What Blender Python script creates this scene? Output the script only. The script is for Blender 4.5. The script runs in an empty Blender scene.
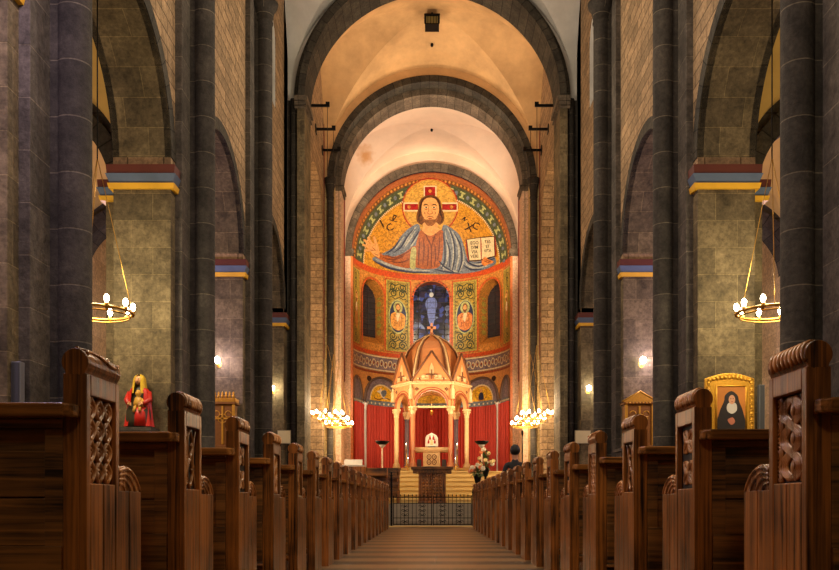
import bpy, bmesh, math, random
from mathutils import Vector
random.seed(7)
pi = math.pi
sin, cos, sqrt = math.sin, math.cos, math.sqrt
SC = bpy.context.scene
COL = SC.collection

# ------------------------------------------------------------------ camera
CAM = (-0.07, 0.0, 0.70)
FPX, VX, VY = 840.0, 430.0, 503.0
cd = bpy.data.cameras.new('camera'); cam = bpy.data.objects.new('camera', cd); COL.objects.link(cam)
cam.location = CAM; cam.rotation_euler = (pi/2, 0, 0)
cd.sensor_width = 36.0; cd.lens = 36.0*FPX/839.0
cd.shift_x = (419.5-VX)/839.0; cd.shift_y = (VY-285.0)/839.0
cd.clip_start = 0.05; cd.clip_end = 200
SC.camera = cam

def at(px, py, y):
    """world point seen at that place of the photograph at depth y"""
    return (CAM[0]+(px-VX)*y/FPX, y, CAM[2]+(VY-py)*y/FPX)

# ------------------------------------------------------------------ mesh builder
class MB:
    def __init__(s):
        s.v = []; s.f = []; s.uv = []; s.sm = []; s.mi = []
    def face(s, pts, uv=None, smooth=False, mi=0):
        b = len(s.v); s.v += [tuple(p) for p in pts]
        s.f.append(list(range(b, b+len(pts)))); s.uv.append(uv); s.sm.append(smooth); s.mi.append(mi)
    def idx(s, verts, faces, smooth=False, uvs=None, mi=0):
        b = len(s.v); s.v += [tuple(p) for p in verts]
        for k, f in enumerate(faces):
            s.f.append([i+b for i in f]); s.uv.append(uvs[k] if uvs else None); s.sm.append(smooth); s.mi.append(mi)
    def box(s, x0, x1, y0, y1, z0, z1, mi=0):
        if x0 > x1: x0, x1 = x1, x0
        if y0 > y1: y0, y1 = y1, y0
        if z0 > z1: z0, z1 = z1, z0
        v = [(x0,y0,z0),(x1,y0,z0),(x1,y1,z0),(x0,y1,z0),(x0,y0,z1),(x1,y0,z1),(x1,y1,z1),(x0,y1,z1)]
        s.idx(v, [(0,3,2,1),(4,5,6,7),(0,1,5,4),(1,2,6,5),(2,3,7,6),(3,0,4,7)], mi=mi)
    def prism(s, poly, axis, lo, hi, smooth=False, mi=0):
        """poly: 2-D outline; axis x: (y,z), y: (x,z), z: (x,y)"""
        def P(p, t):
            return (t,p[0],p[1]) if axis == 'x' else (p[0],t,p[1]) if axis == 'y' else (p[0],p[1],t)
        n = len(poly); a = 0
        for i in range(n):
            p, q = poly[i], poly[(i+1) % n]; a += p[0]*q[1]-q[0]*p[1]
        if (a < 0) != (axis == 'y'): poly = poly[::-1]
        v = [P(p, lo) for p in poly]+[P(p, hi) for p in poly]
        s.idx(v, [(i, (i+1) % n, n+(i+1) % n, n+i) for i in range(n)], smooth=smooth, mi=mi)
        s.face([P(p, lo) for p in poly[::-1]], mi=mi); s.face([P(p, hi) for p in poly], mi=mi)
    def lathe(s, prof, c=(0,0), n=20, a0=0, a1=2*pi, smooth=True, sx=1, sy=1, mi=0):
        """prof: list of (r, z), bottom to top, about a vertical line at c"""
        full = abs(a1-a0-2*pi) < 1e-6; m = n if full else n+1
        v = []; uvs = []; fs = []
        for r, z in prof:
            for i in range(m):
                a = a0+(a1-a0)*i/n; v.append((c[0]+sx*r*cos(a), c[1]+sy*r*sin(a), z))
        for j in range(len(prof)-1):
            rr = max(prof[j][0], prof[j+1][0])
            for i in range(n):
                k = (i+1) % m
                fs.append((j*m+i, j*m+k, (j+1)*m+k, (j+1)*m+i))
                u0 = rr*(a0+(a1-a0)*i/n); u1 = rr*(a0+(a1-a0)*(i+1)/n)
                uvs.append([(u0,prof[j][1]),(u1,prof[j][1]),(u1,prof[j+1][1]),(u0,prof[j+1][1])])
        s.idx(v, fs, smooth=smooth, uvs=uvs, mi=mi)
        if full:
            if prof[0][0] > 1e-4: s.face(v[:m][::-1], mi=mi)
            if prof[-1][0] > 1e-4: s.face(v[-m:], mi=mi)
    def cyl(s, c, r, z0, z1, n=20, mi=0, smooth=True):
        s.lathe([(r,z0),(r,z1)], c, n, smooth=smooth, mi=mi)
    def tube(s, pts, r, n=6, closed=False, mi=0, rads=None, flat=1.0):
        P = [Vector(p) for p in pts]; m = len(P); v = []
        up = Vector((0,0,1)); prev = None
        for i in range(m):
            if closed: t = P[(i+1) % m]-P[i-1]
            else: t = P[min(i+1,m-1)]-P[max(i-1,0)]
            t.normalize()
            if prev is None:
                a = t.cross(up)
                if a.length < 1e-3: a = t.cross(Vector((1,0,0)))
                a.normalize()
            else:
                a = prev-t*prev.dot(t)
                if a.length < 1e-6: a = t.cross(up)
                a.normalize()
            prev = a; b = t.cross(a)
            rr = rads[i] if rads else r
            for k in range(n):
                g = 2*pi*k/n; q = P[i]+a*(rr*cos(g))+b*(rr*flat*sin(g)); v.append(tuple(q))
        fs = []
        for i in range(m if closed else m-1):
            j = (i+1) % m
            for k in range(n):
                l = (k+1) % n; fs.append((i*n+k, i*n+l, j*n+l, j*n+k))
        s.idx(v, fs, smooth=True, mi=mi)
        if not closed:
            s.face(v[:n][::-1], mi=mi); s.face(v[-n:], mi=mi)
    def ball(s, c, r, n=12, m=8, sx=1, sy=1, sz=1, mi=0):
        prof = []
        v = []
        for j in range(m+1):
            a = -pi/2+pi*j/m
            for i in range(n):
                b = 2*pi*i/n; v.append((c[0]+sx*r*cos(a)*cos(b), c[1]+sy*r*cos(a)*sin(b), c[2]+sz*r*sin(a)))
        fs = []
        for j in range(m):
            for i in range(n):
                k = (i+1) % n; fs.append((j*n+i, j*n+k, (j+1)*n+k, (j+1)*n+i))
        s.idx(v, fs, smooth=True, mi=mi)
    def loft(s, rings, smooth=True, caps=True, mi=0):
        n = len(rings[0]); v = [p for r in rings for p in r]; fs = []
        for j in range(len(rings)-1):
            for i in range(n):
                k = (i+1) % n; fs.append((j*n+i, j*n+k, (j+1)*n+k, (j+1)*n+i))
        s.idx(v, fs, smooth=smooth, mi=mi)
        if caps: s.face(rings[0][::-1], mi=mi); s.face(rings[-1], mi=mi)
    def grid(s, f, nu, nv, smooth=True, uvf=None, mi=0):
        v = [f(i/nu, j/nv) for j in range(nv+1) for i in range(nu+1)]; fs = []; uvs = []
        for j in range(nv):
            for i in range(nu):
                a = j*(nu+1)+i; fs.append((a, a+1, a+nu+2, a+nu+1))
                if uvf: uvs.append([uvf(i/nu,j/nv),uvf((i+1)/nu,j/nv),uvf((i+1)/nu,(j+1)/nv),uvf(i/nu,(j+1)/nv)])
        s.idx(v, fs, smooth=smooth, uvs=uvs if uvf else None, mi=mi)
    # --- arches: axis 'x' spans across the nave (depth = y), axis 'y' runs along it (depth = x)
    def P3(s, axis, u, d, z): return (u,d,z) if axis == 'x' else (d,u,z)
    def ring(s, axis, uc, zs, r0, r1, d0, d1, n=40, a0=0, a1=pi, mi=0):
        P = s.P3
        for i in range(n):
            a, b = a0+(a1-a0)*i/n, a0+(a1-a0)*(i+1)/n
            q = lambda r, g, d: P(axis, uc-r*cos(g), d, zs+r*sin(g))
            rm = (r0+r1)/2; va, vb = a*rm, b*rm
            s.face([q(r0,a,d0),q(r1,a,d0),q(r1,b,d0),q(r0,b,d0)], [(0,va),(r1-r0,va),(r1-r0,vb),(0,vb)], mi=mi)
            s.face([q(r1,a,d1),q(r0,a,d1),q(r0,b,d1),q(r1,b,d1)], [(0,va),(r1-r0,va),(r1-r0,vb),(0,vb)], mi=mi)
            s.face([q(r0,a,d1),q(r0,a,d0),q(r0,b,d0),q(r0,b,d1)], [(0,va),(abs(d1-d0),va),(abs(d1-d0),vb),(0,vb)], mi=mi, smooth=False)
            s.face([q(r1,a,d0),q(r1,a,d1),q(r1,b,d1),q(r1,b,d0)], [(0,va),(abs(d1-d0),va),(abs(d1-d0),vb),(0,vb)], mi=mi)
        if a1-a0 < 2*pi-1e-6:
            for a in (a0, a1):
                q = lambda r, d: P(axis, uc-r*cos(a), d, zs+r*sin(a))
                s.face([q(r0,d0),q(r1,d0),q(r1,d1),q(r0,d1)], mi=mi)
    def arch_panel(s, axis, u0, u1, uc, r, zs, zt, d0, d1, n=32, soffit=True, mi=0):
        """a slab from the springing line zs up to zt with a half-round opening of radius r"""
        P = s.P3
        us = [uc-r*cos(pi*i/n) for i in range(n+1)]; zz = [zs+r*sin(pi*i/n) for i in range(n+1)]
        cols = []
        if u0 < uc-r-1e-6: cols.append((u0, uc-r, zs, zs))
        for i in range(n): cols.append((us[i], us[i+1], zz[i], zz[i+1]))
        if u1 > uc+r+1e-6: cols.append((uc+r, u1, zs, zs))
        for a, b, za, zb in cols:
            for d in (d0, d1):
                s.face([P(axis,a,d,za),P(axis,b,d,zb),P(axis,b,d,zt),P(axis,a,d,zt)], [(a,za),(b,zb),(b,zt),(a,zt)], mi=mi)
            s.face([P(axis,a,d0,zt),P(axis,b,d0,zt),P(axis,b,d1,zt),P(axis,a,d1,zt)], mi=mi)
        if soffit:
            for i in range(n):
                va, vb = r*pi*i/n, r*pi*(i+1)/n; w = abs(d1-d0)
                s.face([P(axis,us[i],d0,zz[i]),P(axis,us[i],d1,zz[i]),P(axis,us[i+1],d1,zz[i+1]),P(axis,us[i+1],d0,zz[i+1])],
                       [(0,va),(w,va),(w,vb),(0,vb)], mi=mi)
        for a, b in ((u0,uc-r),(uc+r,u1)):
            if b-a > 1e-6: s.face([P(axis,a,d0,zs),P(axis,b,d0,zs),P(axis,b,d1,zs),P(axis,a,d1,zs)], mi=mi)
        for u in (u0, u1):
            s.face([P(axis,u,d0,zs),P(axis,u,d1,zs),P(axis,u,d1,zt),P(axis,u,d0,zt)], mi=mi)
    def build(s, name, mats, parent=None, bevel=0.0, fixn=True, weld=True):
        me = bpy.data.meshes.new(name)
        me.from_pydata(s.v, [], s.f)
        uvl = me.uv_layers.new(name='UVMap')
        for p, uv, sm, mi in zip(me.polygons, s.uv, s.sm, s.mi):
            p.use_smooth = sm; p.material_index = mi
            if uv:
                for li, c in zip(p.loop_indices, uv): uvl.data[li].uv = c
            else:
                nx, ny, nz = (abs(c) for c in p.normal)
                for li in p.loop_indices:
                    c = me.vertices[me.loops[li].vertex_index].co
                    uvl.data[li].uv = (c.y, c.z) if nx >= ny and nx >= nz else ((c.x, c.z) if ny >= nz else (c.x, c.y))
        if not isinstance(mats, (list, tuple)): mats = [mats]
        for m in mats: me.materials.append(m)
        bm = bmesh.new(); bm.from_mesh(me)
        if weld: bmesh.ops.remove_doubles(bm, verts=bm.verts, dist=1e-5)
        if fixn: bmesh.ops.recalc_face_normals(bm, faces=bm.faces)
        bm.to_mesh(me); bm.free()
        o = bpy.data.objects.new(name, me); COL.objects.link(o)
        if parent: o.parent = parent
        if bevel:
            b = o.modifiers.new('bevel', 'BEVEL'); b.width = bevel; b.segments = 2; b.limit_method = 'ANGLE'; b.angle_limit = 0.7
        return o

def tag(o, label=None, cat=None, group=None, kind=None):
    if label: o['label'] = label
    if cat: o['category'] = cat
    if group: o['group'] = group
    if kind: o['kind'] = kind
    return o
def empty(name, loc=(0,0,0), rz=0.0, label=None, cat=None, group=None, kind=None):
    o = bpy.data.objects.new(name, None); COL.objects.link(o); o.location = loc; o.rotation_euler = (0,0,rz)
    o.empty_display_size = 0.1
    return tag(o, label, cat, group, kind)
def copy_tree(o, parent=None):
    c = o.copy(); COL.objects.link(c)
    if parent: c.parent = parent
    for ch in list(o.children): copy_tree(ch, c)
    return c

# ------------------------------------------------------------------ materials
def S(r, g, b):
    f = lambda c: (c/255/12.92) if c/255 <= 0.04045 else ((c/255+0.055)/1.055)**2.4
    return (f(r), f(g), f(b), 1)
class NT:
    def __init__(s, name):
        s.m = bpy.data.materials.new(name); s.m.use_nodes = True; s.t = s.m.node_tree
        s.b = s.t.nodes['Principled BSDF']
    def n(s, typ, **kw):
        d = s.t.nodes.new(typ)
        for k, v in kw.items():
            if k in d.inputs: d.inputs[k].default_value = v
            else: setattr(d, k, v)
        return d
    def l(s, a, b): s.t.links.new(a, b)
def mul(c, k): return (c[0]*k, c[1]*k, c[2]*k, 1)
def plain(name, c, rough=0.6, metal=0.0, var=0.25, scale=8.0, bump=0.0, spec=0.5, emit=None, estr=0.0, bscale=None):
    t = NT(name); t.b.inputs['Roughness'].default_value = rough; t.b.inputs['Metallic'].default_value = metal
    t.b.inputs['Specular IOR Level'].default_value = spec
    tc = t.n('ShaderNodeTexCoord'); nz = t.n('ShaderNodeTexNoise', Scale=scale, Detail=5.0)
    t.l(tc.outputs['Object'], nz.inputs['Vector'])
    mr = t.n('ShaderNodeMix', data_type='RGBA'); mr.inputs['A'].default_value = mul(c, 1-var); mr.inputs['B'].default_value = mul(c, 1+var)
    t.l(nz.outputs['Fac'], mr.inputs['Factor']); t.l(mr.outputs['Result'], t.b.inputs['Base Color'])
    if bump:
        n2 = t.n('ShaderNodeTexNoise', Scale=bscale or scale*4, Detail=4.0); t.l(tc.outputs['Object'], n2.inputs['Vector'])
        bp = t.n('ShaderNodeBump', Strength=bump, Distance=0.02); t.l(n2.outputs['Fac'], bp.inputs['Height']); t.l(bp.outputs['Normal'], t.b.inputs['Normal'])
    if emit:
        t.b.inputs['Emission Color'].default_value = emit; t.b.inputs['Emission Strength'].default_value = estr
    return t.m
def stone(name, c1, c2, mortar, bw=0.7, bh=0.42, ms=0.006, bump=0.5, rough=0.85, squash=1.0, grime=0.5, off=0.5):
    t = NT(name); t.b.inputs['Roughness'].default_value = rough; t.b.inputs['Specular IOR Level'].default_value = 0.3
    tc = t.n('ShaderNodeTexCoord')
    br = t.n('ShaderNodeTexBrick', Scale=1.0)
    br.offset = off; br.squash = squash; br.inputs['Brick Width'].default_value = bw; br.inputs['Row Height'].default_value = bh
    br.inputs['Mortar Size'].default_value = ms; br.inputs['Mortar Smooth'].default_value = 0.3; br.inputs['Bias'].default_value = 0.0
    br.inputs['Color1'].default_value = c1; br.inputs['Color2'].default_value = c2; br.inputs['Mortar'].default_value = mortar
    t.l(tc.outputs['UV'], br.inputs['Vector'])
    n1 = t.n('ShaderNodeTexNoise', Scale=2.2, Detail=8.0, Roughness=0.65); t.l(tc.outputs['Object'], n1.inputs['Vector'])
    n2 = t.n('ShaderNodeTexNoise', Scale=14.0, Detail=8.0, Roughness=0.7); t.l(tc.outputs['Object'], n2.inputs['Vector'])
    cr = t.n('ShaderNodeMapRange'); cr.inputs['From Min'].default_value = 0.3; cr.inputs['From Max'].default_value = 0.7
    cr.inputs['To Min'].default_value = 1-grime; cr.inputs['To Max'].default_value = 1+grime*0.6; t.l(n1.outputs['Fac'], cr.inputs['Value'])
    cr2 = t.n('ShaderNodeMapRange'); cr2.inputs['From Min'].default_value = 0.3; cr2.inputs['From Max'].default_value = 0.7
    cr2.inputs['To Min'].default_value = 0.55; cr2.inputs['To Max'].default_value = 1.45; t.l(n2.outputs['Fac'], cr2.inputs['Value'])
    m1 = t.n('ShaderNodeMath', operation='MULTIPLY'); t.l(cr.outputs[0], m1.inputs[0]); t.l(cr2.outputs[0], m1.inputs[1])
    vm = t.n('ShaderNodeVectorMath', operation='SCALE'); t.l(br.outputs['Color'], vm.inputs[0]); t.l(m1.outputs[0], vm.inputs['Scale'])
    t.l(vm.outputs[0], t.b.inputs['Base Color'])
    h = t.n('ShaderNodeMath', operation='SUBTRACT'); t.l(n2.outputs['Fac'], h.inputs[0]); t.l(br.outputs['Fac'], h.inputs[1])
    bp = t.n('ShaderNodeBump', Strength=bump, Distance=0.02); t.l(h.outputs[0], bp.inputs['Height']); t.l(bp.outputs['Normal'], t.b.inputs['Normal'])
    return t.m
def wood(name, dark, light, axis='z', rough=0.38, fine=38.0, spec=0.5):
    t = NT(name); t.b.inputs['Roughness'].default_value = rough; t.b.inputs['Specular IOR Level'].default_value = spec
    tc = t.n('ShaderNodeTexCoord'); oi = t.n('ShaderNodeObjectInfo')
    mp = t.n('ShaderNodeMapping'); sc = {'x':(1.2,fine,fine),'y':(fine,1.2,fine),'z':(fine,fine,1.2)}[axis]
    mp.inputs['Scale'].default_value = sc
    mx = t.n('ShaderNodeVectorMath', operation='SCALE'); mx.inputs[0].default_value = (3.7, 5.1, 9.3); t.l(oi.outputs['Random'], mx.inputs['Scale'])
    ad = t.n('ShaderNodeVectorMath', operation='ADD'); t.l(tc.outputs['Object'], ad.inputs[0]); t.l(mx.outputs[0], ad.inputs[1])
    t.l(ad.outputs[0], mp.inputs['Vector'])
    n1 = t.n('ShaderNodeTexNoise', Scale=1.0, Detail=6.0, Roughness=0.6); n1.inputs['Distortion'].default_value = 0.8; t.l(mp.outputs[0], n1.inputs['Vector'])
    n2 = t.n('ShaderNodeTexNoise', Scale=3.0, Detail=3.0); t.l(ad.outputs[0], n2.inputs['Vector'])
    s1 = t.n('ShaderNodeMath', operation='MULTIPLY_ADD'); t.l(n2.outputs['Fac'], s1.inputs[0]); s1.inputs[1].default_value = 0.6; t.l(n1.outputs['Fac'], s1.inputs[2])
    cr = t.n('ShaderNodeValToRGB'); cr.color_ramp.elements[0].position = 0.62; cr.color_ramp.elements[0].color = dark
    cr.color_ramp.elements[1].position = 0.98; cr.color_ramp.elements[1].color = light
    t.l(s1.outputs[0], cr.inputs['Fac']); t.l(cr.outputs['Color'], t.b.inputs['Base Color'])
    bp = t.n('ShaderNodeBump', Strength=0.35, Distance=0.004); t.l(n1.outputs['Fac'], bp.inputs['Height']); t.l(bp.outputs['Normal'], t.b.inputs['Normal'])
    rr = t.n('ShaderNodeMapRange'); rr.inputs['To Min'].default_value = rough-0.08; rr.inputs['To Max'].default_value = rough+0.15
    t.l(n1.outputs['Fac'], rr.inputs['Value']); t.l(rr.outputs[0], t.b.inputs['Roughness'])
    return t.m
def boards(name, dark, light):
    t = NT(name); t.b.inputs['Specular IOR Level'].default_value = 0.5
    tc = t.n('ShaderNodeTexCoord'); sx = t.n('ShaderNodeSeparateXYZ'); t.l(tc.outputs['Object'], sx.inputs[0])
    cx = t.n('ShaderNodeCombineXYZ'); t.l(sx.outputs['X'], cx.inputs['X']); t.l(sx.outputs['Y'], cx.inputs['Y'])
    br = t.n('ShaderNodeTexBrick', Scale=1.0); br.offset = 0.5; br.offset_frequency = 2
    br.inputs['Brick Width'].default_value = 40.0; br.inputs['Row Height'].default_value = 1.09; br.inputs['Mortar Size'].default_value = 0.012; br.inputs['Mortar Smooth'].default_value = 0.4; br.inputs['Bias'].default_value = 0.0
    br.inputs['Color1'].default_value = (1,1,1,1); br.inputs['Color2'].default_value = (0.25,0.25,0.25,1); br.inputs['Mortar'].default_value = (0,0,0,1)
    t.l(cx.outputs[0], br.inputs['Vector'])
    mp = t.n('ShaderNodeMapping'); mp.inputs['Scale'].default_value = (1.5,22,1); t.l(tc.outputs['Object'], mp.inputs['Vector'])
    n1 = t.n('ShaderNodeTexNoise', Scale=1.0, Detail=7.0, Roughness=0.65); t.l(mp.outputs[0], n1.inputs['Vector'])
    bw = t.n('ShaderNodeRGBToBW'); t.l(br.outputs['Color'], bw.inputs[0])
    a = t.n('ShaderNodeMath', operation='MULTIPLY_ADD'); 
    pg = t.n('ShaderNodeMath', operation='PINGPONG'); t.l(sx.outputs['Y'], pg.inputs[0]); pg.inputs[1].default_value = 0.545  # soft cross bands: shadows of the pew ends painted into the boards
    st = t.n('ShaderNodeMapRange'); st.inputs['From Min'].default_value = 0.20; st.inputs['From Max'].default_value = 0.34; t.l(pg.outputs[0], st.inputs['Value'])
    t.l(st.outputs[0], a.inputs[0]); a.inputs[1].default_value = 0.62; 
    m = t.n('ShaderNodeMath', operation='MULTIPLY_ADD'); t.l(n1.outputs['Fac'], m.inputs[0]); m.inputs[1].default_value = 0.9; m.inputs[2].default_value = -0.38
    t.l(m.outputs[0], a.inputs[2])
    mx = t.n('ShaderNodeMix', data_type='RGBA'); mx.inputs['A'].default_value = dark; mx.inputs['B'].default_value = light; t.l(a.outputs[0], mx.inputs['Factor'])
    t.l(mx.outputs['Result'], t.b.inputs['Base Color'])
    rr = t.n('ShaderNodeMapRange'); rr.inputs['To Min'].default_value = 0.28; rr.inputs['To Max'].default_value = 0.5; t.l(n1.outputs['Fac'], rr.inputs['Value']); t.l(rr.outputs[0], t.b.inputs['Roughness'])
    bp = t.n('ShaderNodeBump', Strength=0.5, Distance=0.01); t.l(bw.outputs[0], bp.inputs['Height']); t.l(bp.outputs['Normal'], t.b.inputs['Normal'])
    return t.m
def tess(name, c, var=0.35, scale=16.0, rough=0.45, metal=0.0):
    """mosaic: little cubes of slightly different tone"""
    t = NT(name); t.b.inputs['Roughness'].default_value = rough; t.b.inputs['Metallic'].default_value = metal
    tc = t.n('ShaderNodeTexCoord'); vo = t.n('ShaderNodeTexVoronoi', Scale=scale); t.l(tc.outputs['Object'], vo.inputs['Vector'])
    sp = t.n('ShaderNodeSeparateColor'); t.l(vo.outputs['Color'], sp.inputs[0])
    mr = t.n('ShaderNodeMix', data_type='RGBA'); mr.inputs['A'].default_value = mul(c, 1-var); mr.inputs['B'].default_value = mul(c, 1+var)
    t.l(sp.outputs[0], mr.inputs['Factor']); t.l(mr.outputs['Result'], t.b.inputs['Base Color'])
    return t.m
def glow(name, c, strength):
    t = NT(name); t.b.inputs['Base Color'].default_value = c
    t.b.inputs['Emission Color'].default_value = c; t.b.inputs['Emission Strength'].default_value = strength
    return t.m
def plaster(name, c, var=0.15, stain=None):
    t = NT(name); t.b.inputs['Roughness'].default_value = 0.9; t.b.inputs['Specular IOR Level'].default_value = 0.2
    tc = t.n('ShaderNodeTexCoord')
    n1 = t.n('ShaderNodeTexNoise', Scale=0.7, Detail=9.0, Roughness=0.65); t.l(tc.outputs['Object'], n1.inputs['Vector'])
    cr = t.n('ShaderNodeValToRGB'); cr.color_ramp.elements[0].position = 0.3; cr.color_ramp.elements[0].color = mul(c, 1-var*1.6)
    cr.color_ramp.elements[1].position = 0.7; cr.color_ramp.elements[1].color = mul(c, 1+var)
    t.l(n1.outputs['Fac'], cr.inputs['Fac']); out = cr.outputs['Color']
    if stain:
        (p, rad, sc) = stain
        di = t.n('ShaderNodeVectorMath', operation='DISTANCE'); t.l(tc.outputs['Object'], di.inputs[0]); di.inputs[1].default_value = p
        n3 = t.n('ShaderNodeTexNoise', Scale=3.0, Detail=6.0); t.l(tc.outputs['Object'], n3.inputs['Vector'])
        a = t.n('ShaderNodeMath', operation='MULTIPLY_ADD'); t.l(n3.outputs['Fac'], a.inputs[0]); a.inputs[1].default_value = rad*1.6; t.l(di.outputs['Value'], a.inputs[2])
        mr = t.n('ShaderNodeMapRange'); mr.inputs['From Min'].default_value = rad*1.05; mr.inputs['From Max'].default_value = rad*1.7
        mr.inputs['To Min'].default_value = 0.8; mr.inputs['To Max'].default_value = 0.0; t.l(a.outputs[0], mr.inputs['Value'])
        mx = t.n('ShaderNodeMix', data_type='RGBA'); t.l(mr.outputs[0], mx.inputs['Factor']); t.l(out, mx.inputs['A']); mx.inputs['B'].default_value = sc
        out = mx.outputs['Result']
    t.l(out, t.b.inputs['Base Color'])
    n2 = t.n('ShaderNodeTexNoise', Scale=6.0, Detail=6.0); t.l(tc.outputs['Object'], n2.inputs['Vector'])
    bp = t.n('ShaderNodeBump', Strength=0.25, Distance=0.03); t.l(n2.outputs['Fac'], bp.inputs['Height']); t.l(bp.outputs['Normal'], t.b.inputs['Normal'])
    return t.m

M = {}
M['ashlar'] = stone('grey_ashlar', S(92,80,60), S(122,106,78), S(142,124,90), 0.72, 0.45, 0.007, bump=1.0, grime=0.6)
M['shaft'] = stone('dark_drum_stone', S(54,49,44), S(68,61,54), S(104,94,80), 3.0, 0.62, 0.009, bump=0.8, grime=0.5)
M['pilaster'] = stone('pilaster_stone', S(80,73,66), S(98,89,80), S(128,116,100), 3.0, 0.55, 0.007, bump=0.9, grime=0.55)
M['voussoir'] = stone('dark_voussoirs', S(58,53,46), S(76,69,58), S(34,30,24), 2.0, 0.34, 0.012, bump=0.7)
M['voussoir_pale'] = stone('pale_voussoirs', S(96,85,72), S(116,102,86), S(56,48,38), 2.0, 0.34, 0.010)
M['rubble'] = stone('tan_rubble_wall', S(138,114,86), S(168,138,104), S(92,72,52), 0.60, 0.24, 0.012, bump=0.8, grime=0.3)
M['aisle_wall'] = stone('aisle_wall_stone', S(190,160,116), S(206,178,134), S(160,134,96), 0.8, 0.5, 0.006, bump=0.3, grime=0.2)
M['choir_stone'] = stone('pink_choir_stone', S(205,170,140), S(220,186,158), S(170,128,98), 0.5, 1.1, 0.006, bump=0.2, grime=0.15)
M['plaster_tan'] = plaster('tan_vault_plaster', S(205,166,118), 0.2)
M['plaster_pale'] = plaster('pale_pink_vault_plaster', S(232,206,182), 0.08, stain=((-2.84, 35.85, 15.53), 0.5, S(196,138,74)))
M['plaster_nave'] = plaster('white_nave_vault_plaster', S(205,200,192))
M['plaster_yellow'] = plaster('ochre_aisle_plaster', S(205,168,96))
M['floor'] = boards('floor_boards_pew_shadows', S(40,26,13), S(150,110,58))
M['stepgrey'] = plain('grey_step_stone', S(158,150,138), 0.7, var=0.15, scale=3)
M['stepwarm'] = plain('sandstone_steps', S(216,188,124), 0.6, var=0.12, scale=2.5)
M['oak_v'] = wood('carved_oak_upright', S(34,18,8), S(178,108,46), 'z', rough=0.28, fine=46)
M['oak_h'] = wood('oak_boards', S(32,19,9), S(154,100,46), 'x')
M['oak_carve'] = wood('polished_carved_oak', S(84,48,26), S(214,146,84), 'z', rough=0.24, fine=20)
M['oak_rail'] = wood('polished_oak_ledge', S(52,29,12), S(172,110,50), 'x', rough=0.2)
M['recess'] = plain('dark_recess', S(30,17,10), 0.6)  # darker flat ground behind the raised carving
M['red_b'] = plain('red_brown_band', S(92,40,28), 0.7, scale=4)
M['blue_b'] = plain('slate_blue_band', S(84,98,122), 0.7, scale=4)
M['yel_b'] = plain('ochre_yellow_band', S(226,170,40), 0.6, scale=4)
M['iron'] = plain('black_iron', S(26,25,26), 0.45, 0.8)
M['brass'] = plain('brass', S(196,150,70), 0.35, 0.9, 0.1)
M['gold'] = plain('gilded_wood', S(214,158,52), 0.38, 0.6, 0.25, 20, bump=0.3)
M['golddark'] = plain('dark_gilt', S(140,92,34), 0.5, 0.4, 0.3, 20)  # darker gilt, base colour of the shrine cases
M['bulb'] = glow('warm_bulb', (1,0.80,0.50,1), 28)
M['lampglass'] = glow('white_lamp_glass', (1.0,0.90,0.80,1), 22)
# ================================================================== THE BUILDING
M['warm_ashlar'] = stone('warm_pale_ashlar', S(176,150,104), S(196,168,118), S(120,98,64), 0.6, 0.5, 0.008, bump=0.6, grime=0.35)
M['stripe'] = plain('dark_red_painted_stripe', S(120,44,30), 0.8)
M['glass_night'] = plain('dark_night_glass', S(20,22,30), 0.15, var=0.5, scale=6)
M['orange_paint'] = tess('orange_painted_edge', S(206,116,56), 0.2, 20)
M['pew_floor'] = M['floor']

def structure(mb, name, mats, label, cat, parent=None, **kw):
    o = mb.build(name, mats, parent, **kw)
    if not parent: tag(o, label, cat, kind='structure')
    return o
XN, XA, XO = 4.38, 5.34, 8.70            # nave face, aisle face, outer wall
YP = [-6.8, -1.4, 4.0, 9.4, 14.8, 20.2]  # nave piers
HP, RA, ZS = 0.83, 1.87, 6.30
YD0, YD1 = 24.77, 26.40                  # crossing pier

# floors and steps -------------------------------------------------
b = MB(); b.box(-9.1, 9.1, -8.4, 25.7, -0.3, 0.0)
structure(b, 'floor', M['floor'], 'brown aisle floor between the pews, its boards banded with painted pew shadows', 'floor')
b = MB(); b.box(-1.75, 1.75, 24.35, 25.12, 0.0, 0.025)
structure(b, 'trim_1', M['stepwarm'], 'pale stone threshold strip under the iron gate', 'threshold')
b = MB()
for i in range(4): b.box(-3.65, 3.65, 25.70+0.3*i, 27.0, 0.17*i, 0.17*(i+1))
structure(b, 'chancel_step', M['stepgrey'], 'flight of grey stone steps behind the iron gate', 'steps')
b = MB(); b.box(-9.1, 9.1, 27.0, 31.0, 0.0, 0.68); b.box(-9.1, -3.65, 26.4, 27.0, 0, 0.68); b.box(3.65, 9.1, 26.4, 27.0, 0, 0.68)
structure(b, 'floor_crossing', M['stepgrey'], 'raised grey stone floor of the crossing around the wooden altar', 'floor')
b = MB()
for i in range(7):
    b.box(-3.38, 3.38, 30.0+0.3*i, 32.4, 0.68+0.175*i, 0.68+0.175*(i+1)-0.045)
    b.box(-3.38, 3.38, 29.935+0.3*i, 32.4, 0.68+0.175*(i+1)-0.045, 0.68+0.175*(i+1))
structure(b, 'altar_step', M['stepwarm'], 'flight of yellow sandstone steps rising to the canopied altar', 'steps')
ZF = 0.68+0.175*7                         # sanctuary floor
b = MB(); b.box(-4.0, 4.0, 32.4, 41.2, 0.0, ZF)
structure(b, 'floor_sanctuary', M['stepwarm'], 'sandstone floor of the sanctuary below the red curtains', 'floor')

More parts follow.
